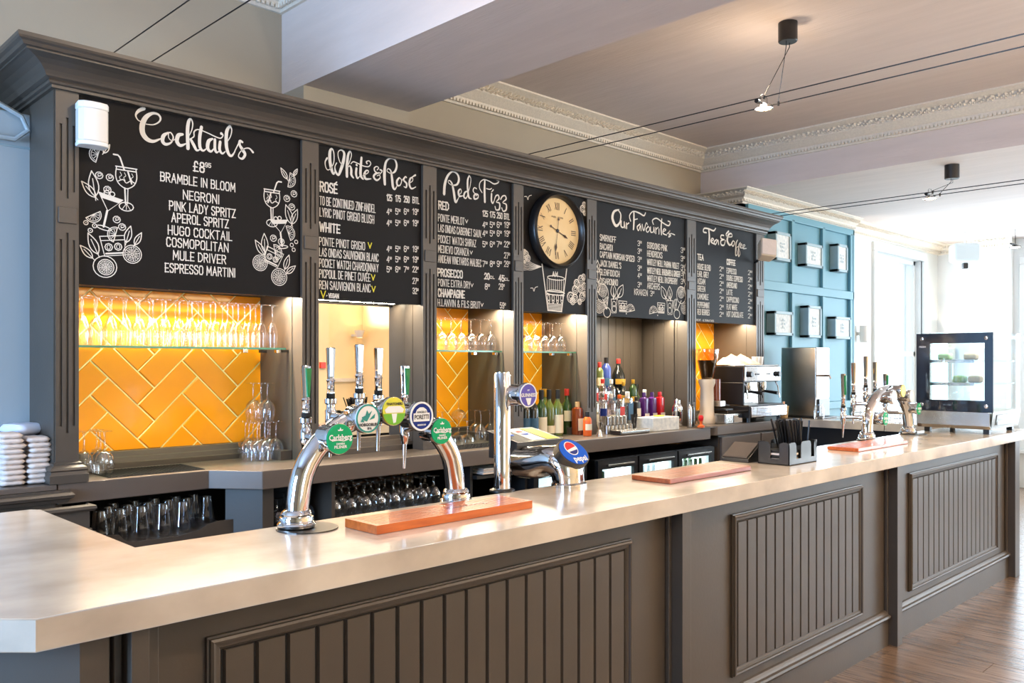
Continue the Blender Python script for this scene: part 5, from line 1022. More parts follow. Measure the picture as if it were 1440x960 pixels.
def bottle(shape, m, cap, caph, lab, lz, label, x, y, z=1.1005, s=1.0, lab2=None, group=None):
    t = thing('bottle', label, 'bottle', (x, y, z), group); pf = SH[shape]; n = 4 if shape == 'square' else 18
    o = MB().lathe(pf, (0, 0, 0), n if n > 4 else 16, close=False)
    if shape == 'square': o.v = [(max(-.031, min(.031, a)), max(-.031, min(.031, b)), c) for a, b, c in o.v]
    o.build('body', m, t, smooth=True, local=True); top = pf[-1][1]
    MB().lathe([(.0158, top - caph * .8), (.0165, top - caph * .75), (.0165, top + .004), (.012, top + .006)], (0, 0, 0), 12).build('cap', cap, t, smooth=True, local=True)
    rr = max(r for r, h in pf[:4]) + .0008
    if lab:
        if shape == 'square': MB().box(-.027, .027, -.0325, -.031, lz[0], lz[1]).build('label', lab, t, local=True)
        else:
            k = MB(); a0, a1 = R(-165), R(-15); vs = []; 
            for i in range(11):
                a = a0 + (a1 - a0) * i / 10; vs += [(rr * math.cos(a), rr * math.sin(a), lz[0]), (rr * math.cos(a), rr * math.sin(a), lz[1])]
            k.add(vs, [(2 * i, 2 * i + 2, 2 * i + 3, 2 * i + 1) for i in range(10)]).build('label', lab, t, local=True)
            if lab2:
                vs = []; zc = (lz[0] + lz[1]) / 2; hh = (lz[1] - lz[0]) * .2
                for i in range(7):
                    a = R(-120) + R(60) * i / 6; vs += [((rr + .0006) * math.cos(a), (rr + .0006) * math.sin(a), zc - hh), ((rr + .0006) * math.cos(a), (rr + .0006) * math.sin(a), zc + hh)]
                MB().add(vs, [(2 * i, 2 * i + 2, 2 * i + 3, 2 * i + 1) for i in range(6)]).build('label_band', lab2, t, local=True)
    if s != 1: t.scale = (s, s, s)
    return t
def bx_(u, y): return at(u, 560, y).x
G1 = 'wine and liqueur bottles beside the tiles'
for args in (('wine', 'bottle_dark', 'label_black', .07, 'label_blue', (.03, .13), 'dark wine bottle with teal label, half hidden behind the column font', 738, 4.12),
    ('wine', 'bottle_dark', 'label_black', .07, 'label_blue', (.03, .13), 'dark wine bottle with mid-blue label, left of the green one', 749, 4.10),
    ('wine', 'bottle_green', 'label_black', .07, 'label_cream', (.03, .13), 'green wine bottle with black foil and cream label', 761, 4.12),
    ('wine', 'bottle_olive', 'label_black', .07, 'label_cream', (.02, .07), 'tall olive wine bottle with low white label', 772, 4.14),
    ('wine', 'bottle_olive', 'foil_gold', .06, None, None, 'wine bottle with brownish foil standing behind the others', 766, 4.26),
    ('wine', 'bottle_olive', 'label_black', .07, 'label_cream', (.02, .14), 'wine bottle with large printed white label', 784, 4.12),
    ('wine', 'bottle_green', 'label_red', .05, 'label_cream', (.09, .16), 'bottle with red cap, bright green shoulders and round label', 797, 4.16),
    ('slim', 'brown_liquid', 'foil_gold', .06, 'label_black', (.04, .12), 'slim amber bottle with gold cap', 811, 4.20),
    ('square', 'brown_liquid', 'cork', .05, 'label_cream', (.03, .11), 'squat brown liqueur bottle with cream label', 812, 4.07),
    ('small', 'orange', 'label_black', .04, 'label_cream', (.04, .08), 'small orange-red bottle with black cap at the counter edge', 826, 3.95)):
    sh, m, cap, ch, lb, lz, label, u, y = args; bottle(sh, m, cap, ch, lb, lz, label, bx_(u, y), y, group=G1, s=1.08)
# spirits on three steps
ZS = {1.301: 1.395, 1.201: 1.26, 1.131: 1.151, 1.1005: 1.1005}
st = thing('bottle_steps', 'stepped rack holding the spirit bottles against the grey boards', 'rack', (5.13, 4.25, 1.10))
MB().box(4.80, 5.60, 4.20, 4.29, 1.101, 1.259).build('step', 'steel', st); MB().box(4.80, 5.60, 4.29, 4.38, 1.101, 1.394).build('step', 'steel', st); MB().box(4.80, 5.86, 4.10, 4.20, 1.101, 1.150).build('step', 'steel', st)
G2 = 'spirit bottles against the grey boards'
sp = [('spirit', 'white', 'label_red', .05, 'label_black', (.05, .10), 'tall frosted white bottle with red and gold cap at the left pilaster', 4.86, 4.335, 1.301, 1.15),
 ('spirit', 'clear_bottle', 'white', .04, 'label_red', (.05, .13), 'clear bottle with white cap and red label on the top step', 5.02, 4.335, 1.301, 1.0),
 ('spirit', 'clear_bottle', 'foil_gold', .04, 'label_gold', (.06, .12), 'clear bottle with gold cap on the top step', 5.10, 4.335, 1.301, .85),
 ('spirit', 'bottle_blue', 'label_black', .05, 'label_blue', (.04, .10), 'deep blue bottle on the top step', 5.24, 4.335, 1.301, 1.05),
 ('round', 'bottle_dark', 'label_red', .04, 'label_gold', (.05, .09), 'round dark liqueur bottle with red cap on the top step', 5.37, 4.335, 1.301, 1.05),
 ('spirit', 'bottle_olive', 'label_red', .05, 'label_cream', (.05, .12), 'olive bottle with red cap between gold-capped and blue bottles', 5.17, 4.335, 1.301, .9),
 ('spirit', 'clear_bottle', 'steel', .03, None, None, 'clear bottle with silver cap, middle step, leftmost', 4.84, 4.245, 1.201, .95),
 ('spirit', 'clear_bottle', 'steel', .03, 'label_cream', (.05, .10), 'clear bottle with pale label, middle step, second', 4.93, 4.245, 1.201, .95),
 ('spirit', 'clear_bottle', 'label_red', .04, 'label_red', (.07, .14), 'clear bottle with large red label on the middle step', 5.02, 4.245, 1.201, .95),
 ('spirit', 'pink_bottle', 'label_red', .04, 'label_red', (.08, .13), 'pinkish bottle with red print on the middle step', 5.11, 4.245, 1.201, .92),
 ('spirit', 'clear_bottle', 'white', .04, 'label_blue', (.05, .1), 'clear bottle with small blue label on the middle step', 5.20, 4.245, 1.201, .9),
 ('round', 'bottle_dark', 'foil_gold', .04, 'label_gold', (.05, .12), 'rounded dark bottle with gold label on the middle step', 5.33, 4.245, 1.201, .85),
 ('spirit', 'bottle_green', 'foil_gold', .04, 'label_gold', (.05, .1), 'green bottle with gold cap behind the purple bottles', 5.44, 4.25, 1.201, .88),
 ('spirit', 'yellow_bottle', 'white', .04, 'yellow_label', (.05, .12), 'clear bottle with yellow label at the left, front step', 4.845, 4.15, 1.131, .95),
 ('spirit', 'yellow_bottle', 'steel', .04, 'label_cream', (.03, .09), 'pale yellow bottle, front step, second from the pilaster', 4.93, 4.15, 1.131, .92),
 ('spirit', 'clear_bottle', 'steel', .04, 'navy', (.07, .13), 'clear bottle with navy label, front step', 5.01, 4.15, 1.131, .95),
 ('spirit', 'pink_bottle', 'white', .04, 'label_cream', (.03, .08), 'pink bottle with white cap, front step', 5.10, 4.15, 1.131, .9),
 ('square', 'clear_bottle', 'orange', .03, 'label_red', (.05, .13), 'clear square bottle with red and orange label, front step', 5.185, 4.15, 1.131, 1.0),
 ('square', 'clear_bottle', 'white', .05, 'label_blue', (.02, .14), 'clear square bottle with light blue label, front step', 5.27, 4.15, 1.131, 1.1),
 ('square', 'black', 'label_black', .03, 'label_cream', (.05, .12), 'black square bottle with pale diamond label', 5.365, 4.15, 1.131, .9),
 ('square', 'bottle_purple', 'bottle_purple', .06, 'napkin', (.03, .06), 'mauve square bottle, left of the row of three bright bottles', 5.45, 4.15, 1.131, 1.05),
 ('square', 'bottle_purple', 'bottle_purple', .06, 'napkin', (.03, .06), 'deep purple square bottle, middle of three bright bottles', 5.54, 4.15, 1.131, 1.05),
 ('square', 'bottle_red', 'bottle_red', .06, 'napkin', (.03, .06), 'bright red square bottle, right of three bright bottles', 5.63, 4.15, 1.131, 1.05),
 ('wine', 'bottle_green', 'bottle_dark', .06, None, None, 'dark green bottle with long neck behind the purple bottle', 5.565, 4.33, 1.1005, 1.12),
 ('slim', 'clear_bottle', 'white', .06, 'label_cream', (.1, .16), 'slim clear bottle with white cap behind the red bottle', 5.66, 4.33, 1.1005, 1.0)]
for sh, m, cap, ch, lb, lz, label, x, y, z, s in sp: bottle(sh, m, cap, ch, lb, lz, label, 4.845 + (x - 4.845) * 1.19, y, ZS[z], s, group=G2)
# measuring cups, tray, box, shaker
t = thing('bar_tray', 'narrow grey rubber-edged tray with steel measures on the back counter', 'tray', (5.0, 3.86, 1.10)); MB().box(4.83, 5.18, 3.80, 3.90, 1.1, 1.135).build('tray', 'steel', t, bevel=.014); MB().box(4.822, 4.836, 3.805, 3.895, 1.104, 1.131).build('end_cap', 'black', t)
for j in range(2):
    for i in range(7 if not j else 5):
        o = MB().lathe([(.016, 0), (.020, .002), (.021, .062), (.019, .063), (.018, .01)], (0, 0, 0), 14, close=False).build('spirit_measure', 'steel', None, smooth=True); o.location = (4.86 + i * .045 + j * .02, 3.955 + j * 0.001, 1.1005 + j * .064)
        tag(o, 'small steel spirit measure behind the tray, %s row, %s' % ('lower' if not j else 'upper', ordn(i, 7 if not j else 5)), 'measure', 'stacked steel spirit measures')
o = MB().lathe([(.022, 0), (.010, .045), (.008, .05), (.010, .055), (.020, .10)], (0, 0, 0), 16).build('jigger', 'steel', None, smooth=True); o.location = (at(843, 600, 3.86).x, 3.86, 1.1005); tag(o, 'hourglass steel jigger standing left of the tray', 'jigger')
t = thing('pen_pot', 'small clear pot holding black pens in front of the spirits', 'pot', (5.20, 3.97, 1.1005)); MB().lathe([(.022, 0), (.026, .07)], (0, 0, 0), 14).build('pot', 'clear_bottle', t, local=True, smooth=True)
for i in range(6): a = i * 1.05; MB().tube([(.008 * math.cos(a), .008 * math.sin(a), .01), (.024 * math.cos(a), .024 * math.sin(a), .13)], .004, 6).build('pen', 'black', t, local=True)
t = thing('napkin_box', 'pale marbled box with open top on the back counter', 'box', (5.45, 3.94, 1.1005)); MB().box(-.17, .17, -.09, .09, 0, .10).build('body', 'paper', t, local=True, bevel=.003); MB().box(-.14, .14, -.06, .06, .1, .103).build('opening', 'napkin', t, local=True); MB().box(-.02, .06, -.03, .02, .103, .112).build('lemon_tray', 'lime', t, local=True, bevel=.003)
t = thing('cocktail_shaker', 'polished steel cocktail shaker beside the pilaster', 'shaker', (5.84, 4.02, 1.1005)); MB().lathe([(.036, 0), (.040, .01), (.046, .13), (.046, .135)], (0, 0, 0), 20).build('cup', 'chrome', t, smooth=True, local=True); MB().lathe([(.046, .135), (.044, .16), (.030, .185), (.026, .19), (.026, .215), (.016, .225)], (0, 0, 0), 20).build('lid', 'chrome', t, smooth=True, local=True)
for i, x in enumerate((5.885, 5.925)): tag(MB().lathe([(.018, 1.1005), (.018, 1.24), (.012, 1.27), (.008, 1.28)], (x, 3.93, 0), 12).build('oil_bottle', 'bottle_dark' if i else 'steel', smooth=True), ('dark' if i else 'silver') + ' slim cylinder standing right of the cocktail shaker', 'bottle')
# ================================================================ COFFEE CORNER
cm = thing('coffee_machine', 'chrome two-group espresso machine with black side panels', 'coffee machine', (6.72, 3.93, 1.112))
cmb = lambda x0, x1, y0, y1, z0, z1, n, m, par=cm, bv=.006: MB().box(x0, x1, y0, y1, z0, z1).build(n, m, par, local=True, bevel=bv)
X0, X1 = -.24, .36
cmb(X0, X1, -.20, .24, .04, .14, 'base', 'black'); cmb(X0 + .01, X1 + .01, -.215, -.20, .045, .135, 'base_front', 'chrome', bv=.004); cmb(X0, X1, -.19, .0, .14, .150, 'drip_grate', 'dark_steel')
cmb(X0 + .02, X1 - .02, .05, .24, .14, .36, 'back_body', 'steel'); cmb(X0, X1, -.14, .24, .34, .48, 'upper_body', 'black'); cmb(X0 + .0, X1, -.16, -.14, .35, .475, 'control_panel', 'chrome'); cmb(X0, X1, -.15, .24, .48, .492, 'cup_tray', 'steel')
cmb(X0 - .001, X0 + .02, -.14, .10, .15, .34, 'side_cheek', 'black'); 
for x in (X0 + .06, X1 - .06): MB().lathe([(.022, .0), (.026, .012), (.022, .03)], (x, -.16, .41), 16, 'y').build('steam_knob', 'black', cm, local=True, smooth=True)
for x in (-.07, -.045, -.02, .12, .145, .17): MB().lathe([(.008, 0), (.008, .005)], (x, -.16, .41), 10, 'y').build('button', 'black', cm, local=True)
for x in (-.08, .17):
    g_ = MB().lathe([(.036, .27), (.040, .30), (.040, .35)], (x, -.08, 0), 20).build('group_head', 'chrome', cm, local=True, smooth=True)
    MB().lathe([(.030, .245), (.036, .255), (.036, .272)], (x, -.08, 0), 18).build('portafilter', 'chrome', g_, local=True, smooth=True); MB().tube([(x, -.11, .26), (x - .01, -.24, .245)], [.011, .015], 10).build('portafilter_handle', 'black', g_, local=True, smooth=True)
for x in (X0 + .03, X1 - .03): MB().tube([(x, -.12, .35), (x, -.15, .30), (x + .01, -.16, .20)], .006, 8).build('steam_wand', 'chrome', cm, local=True, smooth=True)
for x in (X0 + .04, X1 - .04):
    for y in (-.16, .2): MB().lathe([(.016, 0), (.016, .04)], (x, y, 0), 12).build('foot', 'black', cm, local=True)
ct = MB(); pts_ = []
for i in range(22):
    for j in range(9):
        x = -.22 + i * .40 / 21; y = -.10 + j * .26 / 8; e = math.sin(math.pi * j / 8) * min(1, math.sin(math.pi * i / 21) * 3); pts_.append((x, y, .4925 + e * (.065 + .018 * math.sin(x * 40 + y * 20) + .012 * math.sin(y * 70))))
ct.add(pts_, [(i * 9 + j, i * 9 + j + 1, (i + 1) * 9 + j + 1, (i + 1) * 9 + j) for i in range(21) for j in range(8)]); o = ct.build('folded_cloth', 'cloth', None, smooth=True); o.location = (6.70, 3.93, 1.112); tag(o, 'crumpled cream cloth lying on top of the espresso machine', 'cloth')
for i, x in enumerate((6.965, 7.03)): o = MB().lathe([(.026, 0), (.030, .004), (.036, .07), (.034, .071), (.030, .01)], (0, 0, 0), 16, close=False).build('coffee_cup', 'white_plastic', None, smooth=True); o.location = (x, 3.95, 1.6045); tag(o, 'cream cup on the espresso machine top, ' + ('next to the cloth' if not i else 'at the right end'), 'cup', 'cups on the espresso machine')
gr = thing('coffee_grinder', 'white coffee grinder with large brown bean hopper beside the pilaster', 'grinder', (6.20, 3.97, 1.112))
MB().lathe([(.075, 0), (.080, .01), (.078, .06), (.060, .09), (.055, .30), (.070, .34), (.070, .37)], (0, 0, 0), 24).build('body', 'cream_plastic', gr, local=True, smooth=True); MB().lathe([(.045, .37), (.050, .38), (.095, .56), (.10, .60), (.10, .612)], (0, 0, 0), 24, close=False).build('hopper', 'amber_glass', gr, local=True, smooth=True)
MB().lathe([(.043, .372), (.047, .38), (.082, .53)], (0, 0, 0), 24).build('coffee_beans', 'coffee_bean', gr, local=True, smooth=True); MB().lathe([(.102, .612), (.102, .622), (.05, .628)], (0, 0, 0), 24).build('hopper_lid', 'amber_glass', gr, local=True, smooth=True)
MB().lathe([(.045, .19), (.045, .37)], (.10, -.02, 0), 20).build('dosing_chamber', 'brown_liquid', gr, local=True, smooth=True); MB().box(.05, .13, -.10, .03, .14, .19).build('dosing_chute', 'steel', gr, local=True, bevel=.004); MB().box(.04, .15, -.16, -.02, .11, .125).build('fork', 'black', gr, local=True, bevel=.004)
kb = thing('knock_box', 'steel knock box drawer under the grinder', 'box', (6.34, 3.85, 1.112)); MB().box(-.14, .12, -.06, .08, 0, .085).build('body', 'steel', kb, local=True, bevel=.008); MB().box(-.02, .11, -.065, -.06, .01, .07).build('drawer', 'chrome', kb, local=True); MB().tube([(.02, .02, .095), (.14, -.10, .10)], [.012, .010], 8).build('bar', 'black', kb, local=True, smooth=True)
tm = thing('tamper', 'red-orange topped coffee tamper on a steel mat at the counter edge', 'tamper', (5.88, 3.82, 1.104)); MB().lathe([(.028, 0), (.028, .012), (.012, .02), (.010, .045), (.013, .05)], (0, 0, 0), 18).build('base', 'orange', tm, local=True, smooth=True); MB().lathe([(.013, .05), (.020, .065), (.021, .08), (.014, .095), (0, .098)], (0, 0, 0), 18, close=False).build('knob', 'red', tm, local=True, smooth=True)
tag(MB().box(5.80, 6.0, 3.75, 3.90, 1.1003, 1.1040).build('tamping_mat', 'dark_steel'), 'dark tamping mat under the red tamper', 'mat')
for i, (x, y, m, lb) in enumerate(((7.03, 4.13, 'tap_green', 'clear squeeze bottle with green contents right of the espresso machine'), (7.13, 4.10, 'clear_bottle', 'clear plastic bottle with red cap right of the espresso machine'))):
    bottle('slim', 'clear_bottle', 'red', .03, m, (.02, .12), lb, x, y, 1.113, .95)
t = thing('stirrer_cup', 'kraft paper cup of wooden stirrers right of the espresso machine', 'cup', (7.33, 3.87, 1.113)); MB().lathe([(.035, 0), (.046, .11)], (0, 0, 0), 18).build('cup', 'cork', t, local=True, smooth=True)
for i in range(9): a = i * .7; MB().box(-.003, .003, -.001, .001, 0, .14).xf(Matrix.Translation((.018 * math.cos(a), .018 * math.sin(a), .01)) @ Matrix.Rotation(.15 * math.sin(a), 4, 'X')).build('stirrer', 'orange' if i % 2 else 'label_cream', t, local=True)
# jars behind the caddy, standing on the lower sink ledge
t = thing('jar', 'clear glass jar standing behind the straw caddy', 'jar', (7.52, 3.62, 1.1005)); MB().lathe([(.04, 0), (.045, .01), (.045, .10), (.036, .12), (.036, .14)], (0, 0, 0), 18).build('body', 'glass', t, local=True, smooth=True)
# steel box machine on the return counter
t = thing('water_boiler', 'tall brushed stainless steel box-shaped machine before the blue wall', 'boiler', (7.73, 3.87, 1.1005))
MB().box(-.13, .135, -.18, .17, .015, .665).build('body', 'steel', t, local=True, bevel=.008); MB().box(-.125, .13, -.185, -.18, .19, .66).build('front_panel', 'chrome', t, local=True); MB().box(-.10, .11, -.20, -.18, .02, .18).build('recess', 'dark_steel', t, local=True); MB().box(-.15, .16, -.25, .18, 0, .015).build('drip_tray', 'black', t, local=True, bevel=.004); MB().tube([(0, -.18, .40), (0, -.25, .40), (0, -.26, .37)], .012, 8).build('spout', 'chrome', t, local=True, smooth=True)
# ================================================================ FRIDGES AND LOWER CUPBOARD
for i, (x0, x1, lb) in enumerate(((3.92, 4.45, 'leftmost black glass-door bottle cooler, behind the dispensers'), (4.56, 5.02, 'second black bottle cooler, nearly empty lit shelves'), (5.03, 5.52, 'third black bottle cooler with rows of clear bottles'), (5.53, 6.04, 'rightmost black bottle cooler with green bottles inside'))):
    zt = at(1000, 632, 3.80).z if i else .83; zt = .945
    t = thing('bottle_cooler', lb, 'fridge', ((x0 + x1) / 2, 3.9, 0), 'bottle coolers under the back counter'); w_ = (x1 - x0) / 2
    cb = lambda a, b, c, d, e, f, n, m, bv=0: MB().box(a, b, c - .0, d, e, f).build(n, m, t, local=True, bevel=bv)
    cb(-w_, w_, -.08, .45, zt - .03, zt, 'top', 'black'); cb(-w_, -w_ + .03, -.08, .45, .02, zt - .03, 'side', 'black'); cb(w_ - .03, w_, -.08, .45, .02, zt - .03, 'side', 'black'); cb(-w_, w_, .43, .45, .02, zt, 'back', 'white'); cb(-w_, w_, -.08, .45, 0, .03, 'bottom', 'black')
    cb(-w_ + .03, w_ - .03, -.06, .43, .60, .608, 'shelf', 'pane'); cb(-w_ + .03, w_ - .03, -.06, .43, .32, .328, 'shelf', 'pane'); cb(-w_ + .04, w_ - .04, -.02, .0, zt - .045, zt - .031, 'light', 'cooler_light'); cb(-w_ + .031, w_ - .031, .415, .42, .04, zt - .031, 'liner', 'cooler_light'); cb(-w_ + .031, -w_ + .034, -.07, .414, .04, zt - .031, 'liner', 'white'); cb(w_ - .034, w_ - .031, -.07, .414, .04, zt - .031, 'liner', 'white'); light('cooler_lamp', 'AREA', (t.location.x, 3.93, zt - .05), 5, (.75, .92, 1), (R(12), 0, 0), w_ * 1.6, .05)  # glowing back liner stands in for light falling inside the cooler
    d_ = MB(); F0 = -.105
    d_.box(-w_ + .005, w_ - .005, F0, -.08, zt - .07, zt - .005).box(-w_ + .005, -w_ + .05, F0, -.08, .05, zt - .07).box(w_ - .05, w_ - .005, F0, -.08, .05, zt - .07).box(-w_ + .005, w_ - .005, F0, -.08, .03, .1); d = d_.build('door', 'black', t, local=True)
    MB().box(-w_ + .05, w_ - .05, -.095, -.09, .1, zt - .07).build('door_glass', 'pane', d, local=True); MB().box(-w_ * .6, w_ * .7, F0 - .025, F0, zt - .05, zt - .035).build('handle', 'steel', d, local=True, bevel=.004)
    if i >= 1:
        for k in range(6 if i > 1 else 2):
            for r_ in range(2):
                bt = 'bottle_green' if i == 3 else ('clear_bottle' if i == 2 else 'bottle_green')
                key = 'cool' + bt
                xq = t.location.x - w_ + .09 + k * .068; yq = 3.88 + r_ * .1
                lab = ('front ' if not r_ else 'back ') + ordn(k, 6 if i > 1 else 2) + ', ' + {1: 'green bottle in the second cooler', 2: 'clear bottle with red label in the third cooler', 3: 'green beer bottle in the rightmost cooler'}[i]
                if key not in bp_:
                    b_ = thing('cooler_bottle', lab, 'bottle', (xq, yq, .6085), 'bottles in the coolers'); MB().lathe([(.028, 0), (.030, .005), (.030, .14), (.014, .18), (.013, .24), (.0, .24)], (0, 0, 0), 12).build('body', bt, b_, local=True, smooth=True); MB().lathe([(.0306, .04), (.0306, .11)], (0, 0, 0), 12, close=False).build('label', 'label_gold' if i != 2 else 'label_red', b_, local=True); bp_[key] = b_
                else: dup(bp_[key], (xq, yq, .6085), lab)
cu = thing('base_cupboard', 'dark painted cupboard with black bow handles under the coffee machine', 'cupboard', (6.8, 3.95, 0)); MB().box(6.10, 7.40, 3.80, 4.18, 0, 1.03).build('body', 'paint', cu)
for x0, x1, hx in ((6.12, 6.74, 6.18), (6.76, 7.38, 7.32)):
    d = MB().box(x0, x1, 3.775, 3.80, .05, 1.01).build('door', 'laminate', cu, bevel=.004); MB().tube([(hx, 3.775, .74), (hx, 3.755, .76), (hx, 3.752, .86), (hx, 3.775, .88)], .006, 8).build('handle', 'black', d, smooth=True)
# papers and till things on the shelf between
for i in range(4):
    tag(MB().box(3.48 + i * .01, 4.44 - i * .03, 3.79 + i * .008, 4.02, .9455 + i * .008, .9525 + i * .008).build('menu', 'paper' if i % 2 else 'napkin', bevel=.002), 'large pale menu sheet lying under the counter, ' + ('bottom', 'second', 'third', 'top')[i] + ' of the stack', 'menu', 'menus stacked under the back counter')
t = thing('bread_tin', 'shallow open tin box behind the foot of the column font', 'box', (3.30, 3.45, 0)); 
t.location = (3.62, 3.62, .0); MB().box(-.22, .18, -.12, .12, .70, .80).build('body', 'dark_steel', t, local=True, bevel=.004); MB().box(-.20, .16, -.10, .10, .80, .806).build('lid', 'label_cream', t, local=True); MB().box(-.24, .20, -.14, .14, 0, .70).build('stand', 'black_matt', t, local=True)
# sockets in the middle base
for i, z in enumerate((.93, .86)):
    t = thing('wall_socket', 'cream double socket at the right of the lower glass shelf, ' + ('upper' if not i else 'lower'), 'socket', (3.34, 4.38, z)); MB().box(-.035, .035, -.03, 0, -.028, .028).build('plate', 'socket', t, local=True, bevel=.003); MB().box(-.02, .0, -.05, -.03, -.015, .015).build('plug', 'white_plastic', t, local=True, bevel=.004)
# drip mats on the back counter
def mat_(x0, x1, y0, y1, lb):
    t = thing('bar_mat', lb, 'mat', ((x0 + x1) / 2, (y0 + y1) / 2, 1.1)); MB().box(x0, x1, y0, y1, 1.1003, 1.103).build('base', 'rubber', t); k = MB()
    for i in range(int((x1 - x0) / .016)):
        for j in range(int((y1 - y0) / .016)): k.box(x0 + .004 + i * .016, x0 + .012 + i * .016, y0 + .004 + j * .016, y0 + .012 + j * .016, 1.103, 1.1055)
    o = k.build('studs', 'rubber', t); o['kind'] = 'stuff'
mat_(1.40, 1.85, 4.02, 4.30, 'black studded bar mat on the left of the back counter'); mat_(3.32, 3.90, 3.86, 4.06, 'dark studded bar mat in front of the second tiled niche')
# ================================================================ NAPKINS
def cushion(w_, d_, h_, m, x, y, z, rz, label, group, name='folded_napkin'):
    k = MB(); nx, ny = 8, 8; vs = []
    for s_ in (1, -1):
        for i in range(nx + 1):
            for j in range(ny + 1):
                a, b = i / nx * 2 - 1, j / ny * 2 - 1; e = (1 - abs(a) ** 5) * (1 - abs(b) ** 4); vs.append((a * w_ / 2, b * d_ / 2, h_ / 2 + s_ * h_ / 2 * max(e, .0) ** .35 + .0015 * math.sin(a * 9 + z * 90) * e))
    n_ = (nx + 1) * (ny + 1); F_ = lambda i, j, o_: o_ + i * (ny + 1) + j
    for o_ in (0, n_):
        for i in range(nx):
            for j in range(ny): k.f.append((F_(i, j, o_), F_(i + 1, j, o_), F_(i + 1, j + 1, o_), F_(i, j + 1, o_)))
    k.v = vs; o = k.build(name, m, None, smooth=True); bmm = bmesh.new(); bmm.from_mesh(o.data); bmesh.ops.remove_doubles(bmm, verts=bmm.verts, dist=.0004); bmesh.ops.recalc_face_normals(bmm, faces=bmm.faces); bmm.to_mesh(o.data); bmm.free(); o.data.shade_smooth()
    o.location = (x, y, z); o.rotation_euler = (0, 0, rz); return tag(o, label, 'napkin', group)
words = ('bottom', 'second', 'third', 'fourth', 'fifth', 'sixth', 'seventh', 'eighth', 'ninth', 'top')
for c_, (u, n, lb) in enumerate(((12, 10, 'left'), (50, 9, 'right'))):
    p = at(u, 650, 4.12)
    for i in range(n): cushion(.102 - random.random() * .008, .17, .0245, 'napkin', p.x + random.uniform(-.004, .004), 4.12 + random.uniform(-.006, .006), 1.0985 + i * .0222, random.uniform(-.08, .08), 'folded beige napkin, %s of the %s stack' % (words[i], lb), 'folded napkins in two stacks')
cushion(.15, .18, .05, 'napkin_white', at(34, 600, 4.27).x, 4.27, 1.30, .3, 'bluish white folded cloth lying behind the napkin stacks', None, 'folded_cloth')
tag(MB().box(at(20,600,4.27).x, at(48,600,4.27).x, 4.215, 4.33, 1.0985, 1.30).build('napkin_pile', 'napkin_white', bevel=.01), 'white cloth bundle standing behind the napkin stacks', 'cloth')
# ================================================================ DISPLAY CABINET
dc = thing('display_cabinet', 'countertop glass food display cabinet with dark framed front and lit shelves', 'display cabinet', (6.78, 1.95, 1.10))
D = lambda x0, x1, y0, y1, z0, z1, n, m, bv=0, par=None: MB().box(x0, x1, y0, y1, z0, z1).build(n, m, par or dc, local=True, bevel=bv)
W2 = .53
MB().prism_y([(0.0, .035), (.66, .035), (.66, .16), (-.02, .16), (-.02, .06)], 0.02, W2).build('steel_base', 'steel', dc, local=True, bevel=.003)
MB().add([(0, .02, .035), (.66, .02, .035), (.66, .0, .16), (-.02, .0, .16), (.08, .012, .06), (.60, .012, .06), (.60, -.001, .14), (.08, -.001, .14)], [(0, 1, 2, 3), (4, 5, 6, 7)]).build('side_vent', 'steel', dc, local=True); D(.10, .58, .006, .010, .065, .13, 'vent_grille', 'dark_steel')
for x in (.05, .6):
    for y in (.06, .47): D(x - .02, x + .02, y - .02, y + .02, .001, .035, 'foot', 'black')
fr = MB().box(-.02, -.008, .0, W2, .16, .245).box(-.02, -.008, .0, W2, .665, .74).box(-.02, -.008, 0, .055, .245, .665).box(-.02, -.008, W2 - .095, W2, .245, .665).build('front_frame', 'navy', dc, local=True)
fr.data.materials[0] = M['dark_glass_solid'] if 'dark_glass_solid' in M else mat('dark_glass_solid', (26, 34, 50), .08, coat=1)
D(-.012, -.008, .055, W2 - .095, .245, .665, 'front_glass', 'pane'); D(0, .64, .002, .006, .16, .735, 'side_glass', 'pane'); D(0, .64, W2 - .006, W2 - .002, .16, .735, 'side_glass', 'pane'); D(.636, .64, .0, W2, .16, .735, 'back_glass', 'pane'); D(-.02, .66, 0, W2, .735, .745, 'top', 'pane')
for y, z in ((.045, .70), (.49, .70), (.045, .205), (.49, .205)): MB().lathe([(.013, 0), (.016, .002), (.013, .008)], (-.021, y, z), 16, 'x').xf(Matrix.Identity(4)).build('standoff', 'chrome', fr, local=True, smooth=True)
for i, z in enumerate((.36, .53)):
    sh = D(.04, .60, .03, W2 - .03, z, z + .008, 'shelf', 'shelf_glass'); D(.03, .04, .14, W2 - .03, z - .01, z + .014, 'shelf_rail', 'steel', par=dc)
D(.02, .62, .02, W2 - .02, .716, .722, 'light_panel', 'display_light'); D(.03, .62, .03, W2 - .03, .160, .166, 'deck', 'white_plastic')
for i, (x, y, z, m, lb) in enumerate(((.15, .2, .539, 'bread', 'pale sandwich on the upper shelf of the display cabinet, right'), (.14, .38, .539, 'lettuce', 'green salad pot on the upper shelf of the display cabinet, left'), (.15, .28, .369, 'lettuce', 'green-topped food pack on the middle shelf of the display cabinet'), (.15, .17, .369, 'bread', 'wrapped roll on the middle shelf of the display cabinet'), (.16, .2, .167, 'bread', 'roll on the floor of the display cabinet, right'), (.16, .36, .167, 'lettuce', 'salad pack on the floor of the display cabinet, left'))):
    tag(MB().box(6.78 + x - .04, 6.78 + x + .06, 1.95 + y - .045, 1.95 + y + .045, 1.10 + z + .0006, 1.10 + z + .055).build('food_pack', m, bevel=.02), lb, 'food', 'food in the display cabinet')
cg = MB(); 
text3('FRESH', .018, 'white', fr, Matrix.Translation((-.0205, W2 - .045, .64)) @ Matrix.Rotation(R(-90), 4, 'Z') @ FRONT, ex=.0002)
